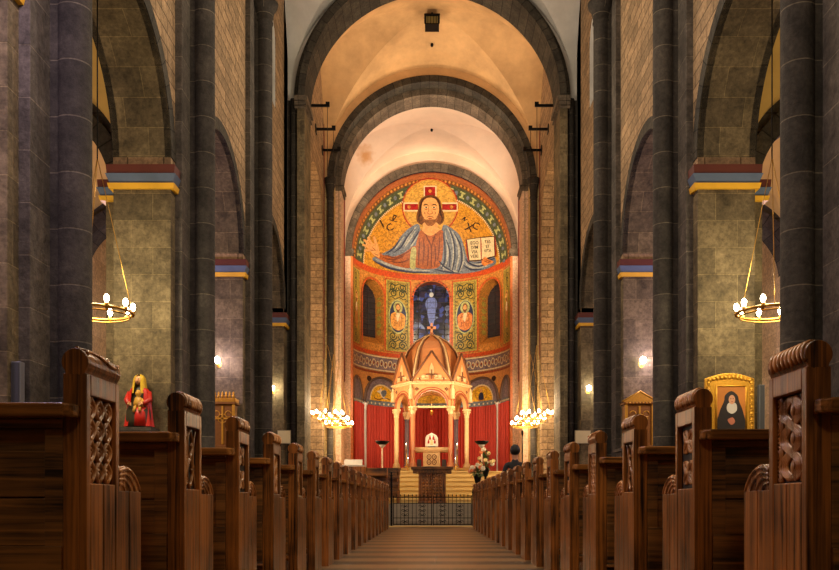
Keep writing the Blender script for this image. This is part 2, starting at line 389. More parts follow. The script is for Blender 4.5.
# nave arcade walls ------------------------------------------------
def arcade(s, side):
    d0, d1 = s*XN, s*XA
    w = MB(); rg = MB(); rv = MB(); gl = []
    edges = YP+[YD0+HP]
    for i in range(len(YP)):
        y0, y1 = YP[i], edges[i+1]; yc = (y0+y1)/2; r = RA
        # stilted springing
        w.box(d0, d1, y0, yc-r, ZS, ZS+0.15); w.box(d0, d1, yc+r, y1, ZS, ZS+0.15)
        w.arch_panel('y', y0, y1, yc, r, ZS+0.15, 10.6, d0, d1, soffit=False)
        for k in range(32):
            a, c = pi*k/32, pi*(k+1)/32
            p = lambda g, d: (d, yc-r*cos(g), ZS+0.15+r*sin(g))
            rg.face([p(a,d0),p(a,d1),p(c,d1),p(c,d0)], [(0,a*r),(0.96,a*r),(0.96,c*r),(0,c*r)], mi=1)
        rg.ring('y', yc, ZS+0.15, r, r+0.24, d0-s*0.015, d0+s*0.10, n=32)
        rg.ring('y', yc, ZS+0.15, r, r+0.24, d1-s*0.10, d1+s*0.015, n=32)
        # clerestory with its round-headed window
        rw = 0.60; zs, zb = 13.5, 11.7
        w.box(d0, d1, y0, yc-rw, 10.6, zs); w.box(d0, d1, yc+rw, y1, 10.6, zs); w.box(d0, d1, yc-rw, yc+rw, 10.6, zb)
        w.arch_panel('y', y0, y1, yc, rw, zs, 17.6, d0, d1, n=16)
        rv.box(d0+s*0.02, d0+s*0.5, yc-rw, yc-rw+0.05, zb, zs); rv.box(d0+s*0.02, d0+s*0.5, yc+rw-0.05, yc+rw, zb, zs)
        rv.ring('y', yc, zs, rw-0.05, rw, d0+s*0.02, d0+s*0.5, n=16); rv.box(d0+s*0.02, d0+s*0.5, yc-rw, yc+rw, zb, zb+0.05)
        g = MB(); g.prism([(yc-rw+0.05, zb+0.05)]+[(yc-(rw-0.05)*cos(pi*k/16), zs+(rw-0.05)*sin(pi*k/16)) for k in range(17)]+[(yc+rw-0.05, zb+0.05)], 'x', d0+s*0.50, d0+s*0.53)
        gl.append(g)
    root = empty('wall_'+side, (0,0,0), label='tan rubble nave wall over round arches on the %s of the aisle' % side, cat='wall', kind='structure')
    w.build('masonry', M['rubble'], root, weld=False)
    rg.build('arch_ring', [M['voussoir'], M['ashlar']], root, weld=False)
    rv.build('window_reveal', M['plaster_nave'], root)
    for k, g in enumerate(gl): g.build('window_pane', M['glass_night'], root)
arcade(-1, 'left'); arcade(1, 'right')

# piers ------------------------------------------------------------
def impost(mb_list, x0, x1, y0, y1, z1=ZS, k=1.0):
    r, bl, ye = mb_list
    def ringbox(mb, p0, p1, za, zb):
        a = [(x0-p0,y0-p0),(x1+p0,y0-p0),(x1+p0,y1+p0),(x0-p0,y1+p0)]; c = [(x0-p1,y0-p1),(x1+p1,y0-p1),(x1+p1,y1+p1),(x0-p1,y1+p1)]
        mb.loft([[(p[0],p[1],za) for p in a],[(p[0],p[1],zb) for p in c]], smooth=False)
    ringbox(r, 0.08, 0.09, z1-0.15*k, z1); ringbox(bl, 0.04, 0.10, z1-0.30*k, z1-0.15*k); ringbox(ye, 0.055, 0.075, z1-0.385*k, z1-0.30*k)
def column_prof(r, z0, z1):
    return [(r*1.5,z0),(r*1.5,z0+0.12),(r*1.38,z0+0.14),(r*1.42,z0+0.20),(r*1.15,z0+0.27),(r*1.22,z0+0.32),(r,z0+0.36),(r,z1-0.50),(r*1.12,z1-0.48),(r*1.12,z1-0.45),(r*1.02,z1-0.42),(r*1.25,z1-0.2),(r*1.65,z1-0.08),(r*1.75,z1)]
def pier(s, y):
    root = empty('compound_pier', (0, y, 0), kind='structure')
    c = MB(); c.box(s*XN, s*XA, -HP, HP, 0, ZS); c.box(s*(XN-0.05), s*(XA+0.05), -HP-0.08, HP+0.08, 0, 0.35)
    c.build('core', M['ashlar'], root, bevel=0.012)
    c = MB(); c.box(s*4.26, s*4.45, -0.60, 0.60, 0, 12.7); c.box(s*4.20, s*4.45, -0.66, 0.66, 0, 0.35)
    c.build('pilaster', M['pilaster'], root, bevel=0.012)
    c = MB(); c.box(s*4.05, s*4.30, -0.14, 0.14, 0.3, 12.7); c.build('dosseret', M['shaft'], root)
    c = MB(); c.lathe(column_prof(0.188, 0, 12.7), (s*4.05, 0), 28); c.build('half_column', M['shaft'], root)
    c = MB(); c.box(s*XA, s*5.62, -0.42, 0.42, 0, 5.95); c.build('aisle_pilaster', M['ashlar'], root, bevel=0.01)
    im = [MB(), MB(), MB()]
    impost(im, *sorted((s*(XN-0.0), s*XA)), -HP, HP)
    impost(im, *sorted((s*(XA+0.1), s*5.64)), -0.44, 0.44, ZS-0.10, 0.9)
    for mb, nm, mt in zip(im, ('impost_cornice','impost_hollow','impost_fillet'), ('red_b','blue_b','yel_b')): mb.build(nm, M[mt], root)
    return root
ordn = {9.4:'first', 14.8:'second', 20.2:'third'}
for s, side in ((-1,'left'),(1,'right')):
    for y in YP:
        p = pier(s, y)
        if y in ordn:
            tag(p, '%s visible stone pier on the %s of the nave, with a half column' % (ordn[y], side), 'pillar')
        else:
            k = {4.0:'beside', -1.4:'just behind', -6.8:'far behind'}[y]
            tag(p, 'stone pier on the %s of the nave, %s the nearest pews, outside the picture' % (side, k), 'pillar')

# crossing piers and the great arches ------------------------------
def respond(mb, s, x0, x1, y0, y1, z0, z1): mb.box(s*x0, s*x1, y0, y1, z0, z1)
for s, side in ((-1,'left'),(1,'right')):
    root = empty('crossing_pier', (0,0,0), label='tall grey stone pier carrying the front arch of the crossing, %s of the gate' % side, cat='pillar', kind='structure')
    c = MB(); c.box(s*XN, s*XA, YD0, YD1, 0, 17.6); c.build('core', M['ashlar'], root, bevel=0.012)
    c = MB(); c.box(s*3.82, s*4.05, 25.10, 26.40, 0, 12.50); c.build('respond', M['ashlar'], root, bevel=0.015)
    c = MB(); c.box(s*4.05, s*4.40, 25.35, 26.40, 0, 12.85); c.lathe([(0.11,0.0),(0.11,12.85)], (s*4.17, 25.30), 16); c.build('corner_shaft', M['shaft'], root)
    c = MB()
    for (p, a, z) in ((0.0,12.50,12.57),(0.05,12.57,12.62),(0.02,12.62,12.71),(0.09,12.71,12.85)):
        c.box(s*(3.82-p), s*4.12, 25.10-p, 26.40, a, z)
    c.build('capital', M['voussoir_pale'], root)
    im = [MB(), MB(), MB()]
    impost(im, *sorted((s*XN, s*XA)), YD0, YD0+0.9)
    for mb, nm, mt in zip(im, ('impost_cornice','impost_hollow','impost_fillet'), ('red_b','blue_b','yel_b')): mb.build(nm, M[mt], root)
root = empty('crossing_arch', (0,0,0), label='large dark stone arch opening from the nave into the crossing', cat='arch', kind='structure')
c = MB(); c.ring('x', 0, 12.85, 3.82, 4.02, 25.10, 26.40, n=56); c.build('inner_order', M['voussoir'], root, weld=False)
c = MB(); c.ring('x', 0, 12.85, 4.00, 4.16, 25.28, 26.30, n=56); c.build('outer_order', M['voussoir'], root, weld=False)
c = MB(); c.arch_panel('x', -4.40, 4.40, 0, 4.1, 12.85, 18.2, 25.45, 26.35, n=48); c.build('spandrel', M['plaster_nave'], root, weld=False)
# nave transverse arches (above the picture)
for y in YP[2:]:
    c = MB(); c.ring('x', 0, 12.7, 3.95, 4.36, y-0.3, y+0.3, n=40)
    structure(c, 'nave_arch', M['voussoir'], 'dark transverse arch of the nave vault over the pier at row %d of the arcade' % (YP.index(y)+1), 'arch', weld=False)

def vault_h(x, y, xc, a, yc, bb, spring, r1, r2, dome):
    u = min(1, abs(x-xc)/a); v = min(1, abs(y-yc)/bb)
    return spring+max(r1*sqrt(max(0,1-u*u)), r2*sqrt(max(0,1-v*v)))+dome*(1-u*u)*(1-v*v)
def warp(t):   # denser samples near the edges of the vault
    return -cos(pi*t)
def vault(mb, xc, a, yc, bb, spring, r1, r2, dome, n=48, mi=0):
    def f(i, j):
        x, y = xc+a*warp(i), yc+bb*warp(j); return (x, y, vault_h(x,y,xc,a,yc,bb,spring,r1,r2,dome))
    v = [f(i/n, j/n) for j in range(n+1) for i in range(n+1)]; fs = []
    for j in range(n):
        for i in range(n):
            a = j*(n+1)+i; p, q, r_, t = a, a+1, a+n+2, a+n+1
            if (i < n/2) == (j < n/2): fs += [(p,q,r_),(p,r_,t)]
            else: fs += [(p,q,t),(q,r_,t)]
    mb.idx(v, fs, mi=mi)
def smooth_by_angle(o, ang=0.13):
    me = o.data
    for p in me.polygons: p.use_smooth = True
    bm = bmesh.new(); bm.from_mesh(me)
    for e in bm.edges:
        e.smooth = not (len(e.link_faces) == 2 and e.calc_face_angle(0) > ang)
    bm.to_mesh(me); bm.free()
b = MB()
for i in range(len(YP)):
    y0 = YP[i]; y1 = (YP+[YD0+HP])[i+1]
    vault(b, 0, XN, (y0+y1)/2, (y1-y0)/2, 12.75, 4.2, 4.2, 0.25, 36)
o = structure(b, 'ceiling', M['plaster_nave'], 'white plastered groin vault over the nave', 'vault'); smooth_by_angle(o)
VX_CROSS = (0, 3.97, 28.7, 2.35, 12.85, 3.9, 3.9, 0.7)
b = MB(); vault(b, *VX_CROSS, n=64)
o = structure(b, 'ceiling_crossing', M['plaster_tan'], 'tan groin vault over the crossing with the hanging lantern', 'vault'); smooth_by_angle(o)
VX_CHOIR = (0, 3.82, 34.65, 2.2, 12.4, 3.72, 3.72, 0.12)
b = MB(); vault(b, *VX_CHOIR, n=64)
o = structure(b, 'ceiling_choir', M['plaster_pale'], 'pale pink plaster vault with a brown stain in front of the mosaic', 'vault'); smooth_by_angle(o)
for s, side in ((-1,'left'),(1,'right')):
    b = MB()
    for i in range(len(YP)):
        y0 = YP[i]; y1 = (YP+[YD0+HP])[i+1]
        vault(b, s*7.02, 1.70, (y0+y1)/2, (y1-y0)/2, 6.3, 1.75, 2.15, 0.1, 24)
    o = structure(b, 'ceiling_aisle_'+side, M['plaster_yellow'], 'ochre plaster vault over the side aisle on the %s' % side, 'vault'); smooth_by_angle(o)
    b = MB(); b.box(s*XO, s*(XO+0.4), -8.4, 31.0, 0, 13.6)
    for y in YP+[25.6]: b.box(s*(XO-0.28), s*XO, y-0.4, y+0.4, 0, 6.2)
    structure(b, 'wall_aisle_'+side, M['aisle_wall'], 'warm stone outer wall of the side aisle on the %s' % side, 'wall')
    for y in YP+[25.6]:
        b = MB(); b.ring('x', s*7.02, 6.1, 1.42, 1.72, y-0.3, y+0.3, n=28)
        b.arch_panel('x', s*7.02-1.68, s*7.02+1.68, s*7.02, 1.60, 6.1, 8.6, y-0.2, y+0.2, n=28)
        structure(b, 'aisle_arch', M['voussoir'], 'dark transverse arch across the %s side aisle at arcade pier %d' % (side, (YP+[25.6]).index(y)+1), 'arch', weld=False)
    # crossing side wall with the transept arch
    b = MB(); d0, d1 = s*3.97, s*5.34
    b.box(d0, d1, 26.4, 26.95, 0.68, 10.5); b.box(d0, d1, 30.45, 31.0, 0.68, 10.5)
    b.arch_panel('y', 26.4, 31.0, 28.7, 1.75, 10.5, 17.7, d0, d1, n=32)
    structure(b, 'wall_crossing_'+side, M['rubble'], 'tan stone side wall of the crossing over the transept arch on the %s' % side, 'wall', weld=False)
    b = MB(); b.box(s*3.95, s*3.985, 30.80, 30.94, 6.0, 14.6)
    structure(b, 'trim_%d' % (2 if s < 0 else 3), M['stripe'], 'dark red painted stripe up the far corner of the %s crossing wall' % side, 'painted stripe')
    b = MB(); b.box(s*3.78, s*3.83, 36.55, 36.72, 6.0, 14.0)
    structure(b, 'trim_%d' % (4 if s < 0 else 5), M['stripe'], 'dark red painted stripe beside the apse arch, %s side' % side, 'painted stripe')
    b = MB(); b.box(s*5.34, s*8.9, 26.2, 31.0, 13.4, 13.6); b.box(s*5.34, s*8.9, 26.0, 26.3, 8.3, 13.6)
    structure(b, 'ceiling_transept_'+side, M['plaster_yellow'], 'flat ochre ceiling of the transept on the %s' % side, 'ceiling')
b = MB(); b.box(-9.1, 9.1, -8.8, -8.4, 0, 18)
structure(b, 'wall_back', M['ashlar'], 'grey stone entrance wall behind the viewer', 'wall')

# choir arch -------------------------------------------------------
root = empty('choir_arch', (0,0,0), label='double stepped dark stone arch between the crossing and the pale choir vault', cat='arch', kind='structure')
c = MB(); c.arch_panel('x', -5.4, 5.4, 0, 3.66, 12.62, 17.7, 31.0, 31.6, n=56); c.build('upper_wall', M['plaster_tan'], root, weld=False)
c = MB()
for s in (-1,1): c.box(s*3.62, s*9.0, 31.0, 31.6, 0, 12.62); c.box(s*5.2, s*9.0, 31.0, 31.6, 12.62, 13.6)
c.build('front_wall', M['warm_ashlar'], root, weld=False)
c = MB(); c.ring('x', 0, 12.62, 3.62, 3.86, 30.96, 31.5, n=64); c.build('outer_order', M['voussoir'], root, weld=False)
c = MB(); c.ring('x', 0, 12.62, 3.40, 3.66, 31.5, 32.5, n=64); c.build('inner_order', M['voussoir_pale'], root, weld=False)
c = MB()
for s in (-1,1): c.box(s*3.40, s*4.4, 31.55, 32.5, 0.0, 12.62)
c.build('inner_jamb', M['choir_stone'], root, bevel=0.02)
for s in (-1,1):
    c = MB(); c.lathe([(0.17,0.68),(0.17,0.9),(0.12,1.0),(0.12,11.9),(0.15,11.94),(0.12,12.0),(0.14,12.2),(0.21,12.5),(0.22,12.64)], (s*3.74, 30.92), 18); c.build('colonnette', M['shaft'], root)
    c = MB(); c.box(s*3.34, s*3.9, 31.5, 32.5, 12.42, 12.62); c.box(s*3.3, s*3.9, 31.46, 32.5, 12.54, 12.62); c.build('capital', M['voussoir_pale'], root)
for s, side in ((-1,'left'),(1,'right')):
    b = MB(); b.box(s*3.82, s*4.5, 32.5, 36.8, 0, 17)
    structure(b, 'wall_choir_'+side, M['choir_stone'], 'pale stone side wall of the choir on the %s of the altar' % side, 'wall')
# apse arch --------------------------------------------------------
RAP, YAP, ZAP = 3.55, 37.10, 11.75
root = empty('apse_arch', (0,0,0), label='narrow stone arch framing the apse mosaic', cat='arch', kind='structure')
c = MB(); c.arch_panel('x', -4.5, 4.5, 0, 3.60, 11.83, 17.0, 36.84, 37.08, n=56); c.build('gable_wall', M['plaster_pale'], root, weld=False)
c = MB(); c.ring('x', 0, 11.83, 3.51, 3.77, 36.76, 37.1, n=64); c.build('voussoir_ring', M['voussoir_pale'], root, weld=False)
c = MB()
for s in (-1,1): c.box(s*3.55, s*4.4, 36.8, 37.1, 0, 11.83)
c.build('jamb', M['choir_stone'], root, bevel=0.02)
c = MB()
for s in (-1,1): c.box(s*3.46, s*3.56, 36.83, 37.14, ZF, 11.83)
c.build('painted_edge', M['orange_paint'], root)
for s in (-1,1):
    c = MB(); c.box(s*3.42, s*3.82, 36.74, 37.1, 11.62, 11.83); c.box(s*3.46, s*3.80, 36.78, 37.1, 11.52, 11.62); c.build('capital', M['voussoir_pale'], root)
# ================================================================== THE APSE AND ITS MOSAICS
RAD = pi/180
def map_tz(s, z, e):
    t = s/RAP; r = RAP-e
    return (r*sin(t), YAP+r*cos(t), z)
def map_pa(al, ph, e):
    r = RAP-e; q = r*cos(ph*RAD)
    return (-q*cos(al*RAD), YAP+r*sin(ph*RAD), ZAP+q*sin(al*RAD))
def map_px(px, py, e):
    r = RAP-e; dx, dz = (px-VX)/FPX, (VY-py)/FPX
    ox, oy, oz = CAM[0], CAM[1]-YAP, CAM[2]
    A = dx*dx+1; B = 2*(ox*dx+oy); C = ox*ox+oy*oy-r*r; D = B*B-4*A*C
    t = (-B+sqrt(max(D,0)))/(2*A); z = oz+t*dz
    if z > ZAP:
        oz2 = oz-ZAP
        A = dx*dx+1+dz*dz; B = 2*(ox*dx+oy+oz2*dz); C = ox*ox+oy*oy+oz2*oz2-r*r; D = B*B-4*A*C
        t = (-B+sqrt(max(D,0)))/(2*A); z = oz+t*dz
    return (CAM[0]+t*dx, t, z)
def K(pts):  # sketch coordinates of the mosaic cartoon
    return [(340+x/4.661, 175+y/4.661) for x, y in pts]
def catmull(p, n=5, closed=True):
    out = []; m = len(p)
    rng = range(m) if closed else range(m-1)
    for i in rng:
        a, b, c, d = (p[(i-1) % m], p[i], p[(i+1) % m], p[(i+2) % m]) if closed else (p[max(i-1,0)], p[i], p[i+1], p[min(i+2,m-1)])
        for k in range(n):
            t = k/n
            out.append(tuple(0.5*((2*b[j])+(-a[j]+c[j])*t+(2*a[j]-5*b[j]+4*c[j]-d[j])*t*t+(-a[j]+3*b[j]-3*c[j]+d[j])*t**3) for j in range(2)))
    if not closed: out.append(tuple(p[-1]))
    return out
def paint(name, polys, mat, mapf, layer, parent=None, step=3.0, mats=None):
    """flat inlay pieces laid on the curved wall"""
    if polys and not isinstance(polys[0][0], (list, tuple)): polys = [polys]
    bm = bmesh.new()
    for poly in polys:
        vs = [bm.verts.new((x, y, 0)) for x, y in poly]
        try: f = bm.faces.new(vs); f.normal_update()
        except ValueError: continue
    bmesh.ops.triangulate(bm, faces=bm.faces[:], ngon_method='EAR_CLIP')
    if bm.verts:
        xs = [v.co.x for v in bm.verts]; ys = [v.co.y for v in bm.verts]
        sx = step if not isinstance(step, tuple) else step[0]; sy = step if not isinstance(step, tuple) else step[1]
        for lo, hi, ax, st in ((min(xs), max(xs), 0, sx), (min(ys), max(ys), 1, sy)):
            k = math.floor(lo/st)+1
            while k*st < hi:
                no = (1,0,0) if ax == 0 else (0,1,0); co = (k*st,0,0) if ax == 0 else (0,k*st,0)
                bmesh.ops.bisect_plane(bm, geom=bm.verts[:]+bm.edges[:]+bm.faces[:], plane_co=co, plane_no=no, dist=1e-6)
                k += 1
    e = 0.010+0.006*layer
    for v in bm.verts: v.co = mapf(v.co.x, v.co.y, e)
    me = bpy.data.meshes.new(name); bm.to_mesh(me); bm.free()
    me.materials.append(mat)
    for p in me.polygons: p.use_smooth = True
    o = bpy.data.objects.new(name, me); COL.objects.link(o)
    if parent: o.parent = parent
    return o
def strip(pts, w, closed=False):
    """a ribbon along a polyline as separate quads"""
    out = []; m = len(pts); L = []; R_ = []
    for i in range(m):
        a = pts[(i-1) % m] if (closed or i > 0) else pts[i]; b = pts[(i+1) % m] if (closed or i < m-1) else pts[i]
        dx, dy = b[0]-a[0], b[1]-a[1]; l = math.hypot(dx, dy) or 1
        ww = w[i] if isinstance(w, list) else w
        L.append((pts[i][0]-dy/l*ww/2, pts[i][1]+dx/l*ww/2)); R_.append((pts[i][0]+dy/l*ww/2, pts[i][1]-dx/l*ww/2))
    for i in range(m if closed else m-1):
        j = (i+1) % m; out.append([L[i], L[j], R_[j], R_[i]])
    return out
def paint_quads(name, quads, mat, mapf, layer, parent=None):
    e = 0.010+0.006*layer; b = MB()
    for q in quads: b.face([mapf(x, y, e) for x, y in q], smooth=True)
    return b.build(name, mat, parent, fixn=False)
def disc(cx, cy, rx, ry=None, n=24): return [(cx+rx*cos(2*pi*i/n), cy+(ry or rx)*sin(2*pi*i/n)) for i in range(n)]
def rect(x0, y0, x1, y1): return [(x0,y0),(x1,y0),(x1,y1),(x0,y1)]

T = {}
def tm(k, rgb, **kw): T[k] = tess('mosaic_'+k, S(*rgb), **kw); return T[k]
tm('gold',(200,140,42),var=0.4,scale=14,rough=0.5); tm('palegold',(204,156,70),scale=14); tm('orange',(190,86,36)); tm('rimbrown',(158,88,48)); tm('redband',(196,78,34),var=0.25)
tm('rust',(140,66,36)); tm('leafgold',(168,142,58)); tm('brown',(112,68,34)); tm('beard',(136,86,46)); tm('darkbrown',(58,34,22)); tm('green',(70,80,54)); tm('palegreen',(170,172,110)); tm('olive',(176,158,70))
tm('cream',(226,206,160),var=0.15); tm('red',(158,30,28)); tm('skin',(226,164,98),var=0.18); tm('shadeskin',(160,92,48),var=0.18); tm('tunic',(166,90,42)); tm('tunicfold',(116,56,28))
tm('cloak',(112,124,138)); tm('cloaklight',(168,172,166)); tm('cloakdark',(46,56,84)); tm('ink',(40,26,20),var=0.1); tm('greyviolet',(128,112,116)); tm('yellow',(226,174,44)); tm('navy',(36,46,78)); tm('darkgreen',(52,60,34)); tm('ochre',(196,132,58))
tm('spandrel',(206,142,76),var=0.2); tm('white',(232,224,204),var=0.1); tm('bluegrey',(108,116,124)); tm('robe',(212,128,64)); tm('robegold',(214,150,66))

# wall with three deep window openings
WIN = [(-65,-40,8.2,11.15),(-14.5,14.5,8.2,11.42),(40,65,8.2,11.15)]
b = MB(); th = set(range(-90,91,2))
wcol = {}
for (a0,a1,zs,zt) in WIN:
    for k in range(17): th.add(round(a0+(a1-a0)*(0.5-0.5*cos(pi*k/16)),4))
th = sorted(t for t in th if not any(a0 < t < a1 and t == int(t) and t not in [round(a0+(a1-a0)*(0.5-0.5*cos(pi*k/16)),4) for k in range(17)] for a0,a1,_,_ in WIN))
def win_top(t, w):
    a0,a1,zs,zt = w; rw = RAP*(a1-a0)*RAD/2; s = RAP*(t-(a0+a1)/2)*RAD
    return zt-rw+sqrt(max(0, rw*rw-s*s))
def apt(t, z, r=RAP): return (r*sin(t*RAD), YAP+r*cos(t*RAD), z)
for i in range(len(th)-1):
    t0, t1 = th[i], th[i+1]; w = next((w for w in WIN if w[0]-1e-6 <= t0 and t1 <= w[1]+1e-6), None)
    if not w: b.face([apt(t0,0),apt(t1,0),apt(t1,ZAP),apt(t0,ZAP)], smooth=True)
    else:
        b.face([apt(t0,0),apt(t1,0),apt(t1,w[2]),apt(t0,w[2])], smooth=True)
        b.face([apt(t0,win_top(t0,w)),apt(t1,win_top(t1,w)),apt(t1,ZAP),apt(t0,ZAP)], smooth=True)
structure(b, 'wall_apse', T['ochre'], 'curved painted wall of the apse with three tall round-headed windows', 'wall', fixn=False)
b = MB()
b.grid(lambda i, j: map_pa(180*i, 90*j, 0), 96, 40, smooth=True)
structure(b, 'ceiling_apse', T['rust'], 'half dome over the apse that carries the large mosaic', 'half dome', fixn=False)

glassb = NT('stained_glass_blue'); tc = glassb.n('ShaderNodeTexCoord'); vo = glassb.n('ShaderNodeTexVoronoi', Scale=5.0); glassb.l(tc.outputs['Object'], vo.inputs['Vector'])
sp = glassb.n('ShaderNodeSeparateColor'); glassb.l(vo.outputs['Color'], sp.inputs[0]); cr = glassb.n('ShaderNodeValToRGB')
for p, c in ((0.0,(22,24,44)),(0.35,(36,40,84)),(0.6,(60,78,158)),(0.8,(46,40,70)),(0.93,(120,140,190))):
    e = cr.color_ramp.elements.new(p) if p not in (0.0,) else cr.color_ramp.elements[0]; e.position = p; e.color = S(*c)
cr.color_ramp.elements[-1].color = S(96,120,190); cr.color_ramp.interpolation = 'CONSTANT'
glassb.l(sp.outputs[0], cr.inputs['Fac']); glassb.l(cr.outputs['Color'], glassb.b.inputs['Base Color']); glassb.b.inputs['Roughness'].default_value = 0.25
M['stained'] = glassb.m
M['stained_dark'] = plain('dark_leaded_glass', S(44,40,46), 0.25, var=0.5, scale=5)
M['lead'] = plain('lead_bars', S(60,58,60), 0.5)
names_w = ['dark leaded round-headed apse window left of the blue one','blue stained glass apse window behind the canopy cross','dark leaded round-headed apse window right of the blue one']
for wi, w in enumerate(WIN):
    a0,a1,zs,zt = w; rw = RAP*(a1-a0)*RAD/2; tm_ = (a0+a1)/2; D = 0.70
    root = empty('window_%d' % (wi+1), (0,0,0), label=names_w[wi], cat='window', kind='structure')
    b = MB(); tt = [round(a0+(a1-a0)*(0.5-0.5*cos(pi*k/16)),4) for k in range(17)]
    for k in range(16):
        t0,t1 = tt[k],tt[k+1]; za, zb = win_top(t0,w), win_top(t1,w)
        b.face([apt(t0,za),apt(t1,zb),apt(t1,zb,RAP+D),apt(t0,za,RAP+D)], smooth=True)
        b.face([apt(t0,zs),apt(t1,zs),apt(t1,zs+(0.0 if wi == 1 else 0.45),RAP+D),apt(t0,zs+(0.0 if wi == 1 else 0.45),RAP+D)])
    for t in (a0,a1): b.face([apt(t,zs),apt(t,zt-rw),apt(t,zt-rw,RAP+D),apt(t,zs,RAP+D)])
    b.build('reveal', T['rust'] if wi == 1 else T['ochre'], root)
    # pane as a flat sheet across the opening
    b = MB(); r2 = RAP+D-0.05
    for k in range(16):
        t0,t1 = tt[k],tt[k+1]; b.face([apt(t0,zs,r2),apt(t1,zs,r2),apt(t1,win_top(t1,w),r2),apt(t0,win_top(t0,w),r2)], smooth=True)
    b.build('pane', M['stained'] if wi == 1 else M['stained_dark'], root)
    b = MB(); r3 = r2-0.03; nv = 5 if wi == 1 else 4
    for k in range(1, nv):
        t = a0+(a1-a0)*k/nv; b.tube([apt(t,zs,r3),apt(t,win_top(t,w),r3)], 0.012, 5)
    z = zs+0.25
    while z < zt-0.1:
        s = rw if z < zt-rw else sqrt(max(0,rw*rw-(z-zt+rw)**2)); dt = s/RAP/RAD
        b.tube([apt(tm_+dt*(q/4-1),z,r3) for q in range(9)], 0.012, 5); z += 0.26
    b.build('glazing_bar', M['lead'], root)
    if wi == 1:   # the pale figure in the glass
        e = r2-0.02
        mg = lambda s, z, k: apt(s/RAP/RAD, z, e-k)
        body = catmull([(-0.10,9.6),(-0.18,10.1),(-0.26,10.5),(-0.12,10.78),(0.12,10.78),(0.24,10.5),(0.16,10.0),(0.10,9.5),(0,9.3)])
        paint('glass_figure', body, plain('pale_blue_glass', S(104,122,190), 0.3, var=0.9, scale=16), mg, 0, root, 0.2)
        paint('glass_figure_head', disc(0,10.93,0.09,0.12), plain('white_glass', S(190,196,200), 0.3), mg, 1, root, 0.2)
    else:         # roundels painted on the splayed side, the one nearer the middle
        t = a1 if wi == 0 else a0
        for k in range(6):
            z = zs+0.62+k*0.34
            if z > zt-rw+0.2: break
            b = MB(); n = 14; sgn = -1 if wi == 0 else 1
            b.face([tuple(Vector(apt(t, z+0.13*sin(2*pi*q/n), RAP+0.32+0.18*cos(2*pi*q/n)))+Vector((sgn*0.012*cos(t*RAD), -sgn*0.012*sin(t*RAD), 0))) for q in range(n)])
            b.build('painted_roundel', T['olive'], root)

# ---- the half dome mosaic
mz = empty('dome_mosaic', (0, YAP, ZAP), label='large half dome mosaic of a haloed bearded man in a blue cloak holding a book', cat='mosaic')
mzc = []
def dome(name, polys, mat, mapf, layer, step=3.0):
    o = paint(name, polys, mat, mapf, layer, None, step); mzc.append(o); return o
dome('gold_ground', [rect(0,28,180,89.9)], T['gold'], map_pa, 0, (4,4))
dome('outer_border', [rect(0,1.0,180,9)], T['rimbrown'], map_pa, 0, (3,3))
dome('bead_border', [rect(0,9,180,14)], T['brown'], map_pa, 0, (3,3))
o = dome('bead_pattern', [disc(1.5+3*k, 11, 0.9, 1.7, 8) for k in range(60)], T['ochre'], map_pa, 1, (3,3))
dome('green_border', [rect(0,14,180,27)], T['green'], map_pa, 0, (3,3))
q = []
for k in range(18):
    a = 5+10*k
    dome('border_block', [[(a-2.2,17.0),(a+2.2,17.0),(a+2.2,18.6),(a+0.9,18.6),(a+0.9,22.4),(a+2.2,22.4),(a+2.2,24.0),(a-2.2,24.0),(a-2.2,22.4),(a-0.9,22.4),(a-0.9,18.6),(a-2.2,18.6)]], T['palegreen'], map_pa, 1, (4,4))
    dome('border_rosette', [disc(a+5, 20.5, 1.3, 2.4, 10)], T['bluegrey'], map_pa, 1, (4,4))
dome('dot_pattern', [rect(1.6*k,26.6,1.6*k+0.9,28.2) for k in range(113)], T['cream'], map_pa, 2, (3,3))
# figure
def fig(name, pts, mat, layer, smooth=True): return dome(name, catmull(K(pts)) if smooth else K(pts), mat, map_px, layer)
def lines(name, lst, w, mat, layer):
    qd = []
    for l in lst:
        p = catmull(l, 6, False); ww = [w/4.661*(0.35+0.65*sin(pi*min(1,max(0,i/(len(p)-1))))) for i in range(len(p))]
        qd += strip(K(p), ww)
    o = paint_quads(name, qd, mat, map_px, layer); mzc.append(o); return o
circ = lambda r: [(420+r*cos(2*pi*i/48), 146+r*sin(2*pi*i/48)) for i in range(48)]
dome('halo_rim', K(circ(132)), T['red'], map_px, 1); dome('halo_edge', K(circ(127)), T['ochre'], map_px, 2); dome('halo', K(circ(121)), T['palegold'], map_px, 3)
dome('halo_cross_edge', [K(rect(390,50,450,118)), K(rect(296,128,364,170)), K(rect(476,128,549,170))], T['cream'], map_px, 4)
dome('halo_cross', [K(rect(396,55,444,118)), K(rect(301,135,364,163)), K(rect(476,135,544,163))], T['red'], map_px, 5)
for hx, hy in ((420,75),(322,149),(520,149)): dome('halo_stud', K(disc(hx,hy,8)), T['ochre'], map_px, 6)
fig('cloak', [(365,228),(320,250),(285,285),(250,335),(205,362),(170,378),(150,392),(185,418),(250,440),(330,455),(420,460),(520,461),(590,458),(650,447),(700,430),(728,408),(716,380),(690,392),(655,400),(610,402),(590,380),(580,340),(560,285),(530,255),(485,232),(470,260),(420,300),(380,270)], T['cloak'], 4)
fig('tunic', [(372,262),(400,258),(440,262),(478,258),(482,300),(480,360),(470,410),(455,432),(420,438),(375,436),(340,420),(345,370),(355,320)], T['tunic'], 6)
fig('sleeve', [(170,350),(200,372),(250,380),(300,362),(345,330),(356,352),(340,420),(300,436),(240,420),(190,395),(168,380)], T['tunic'], 6)
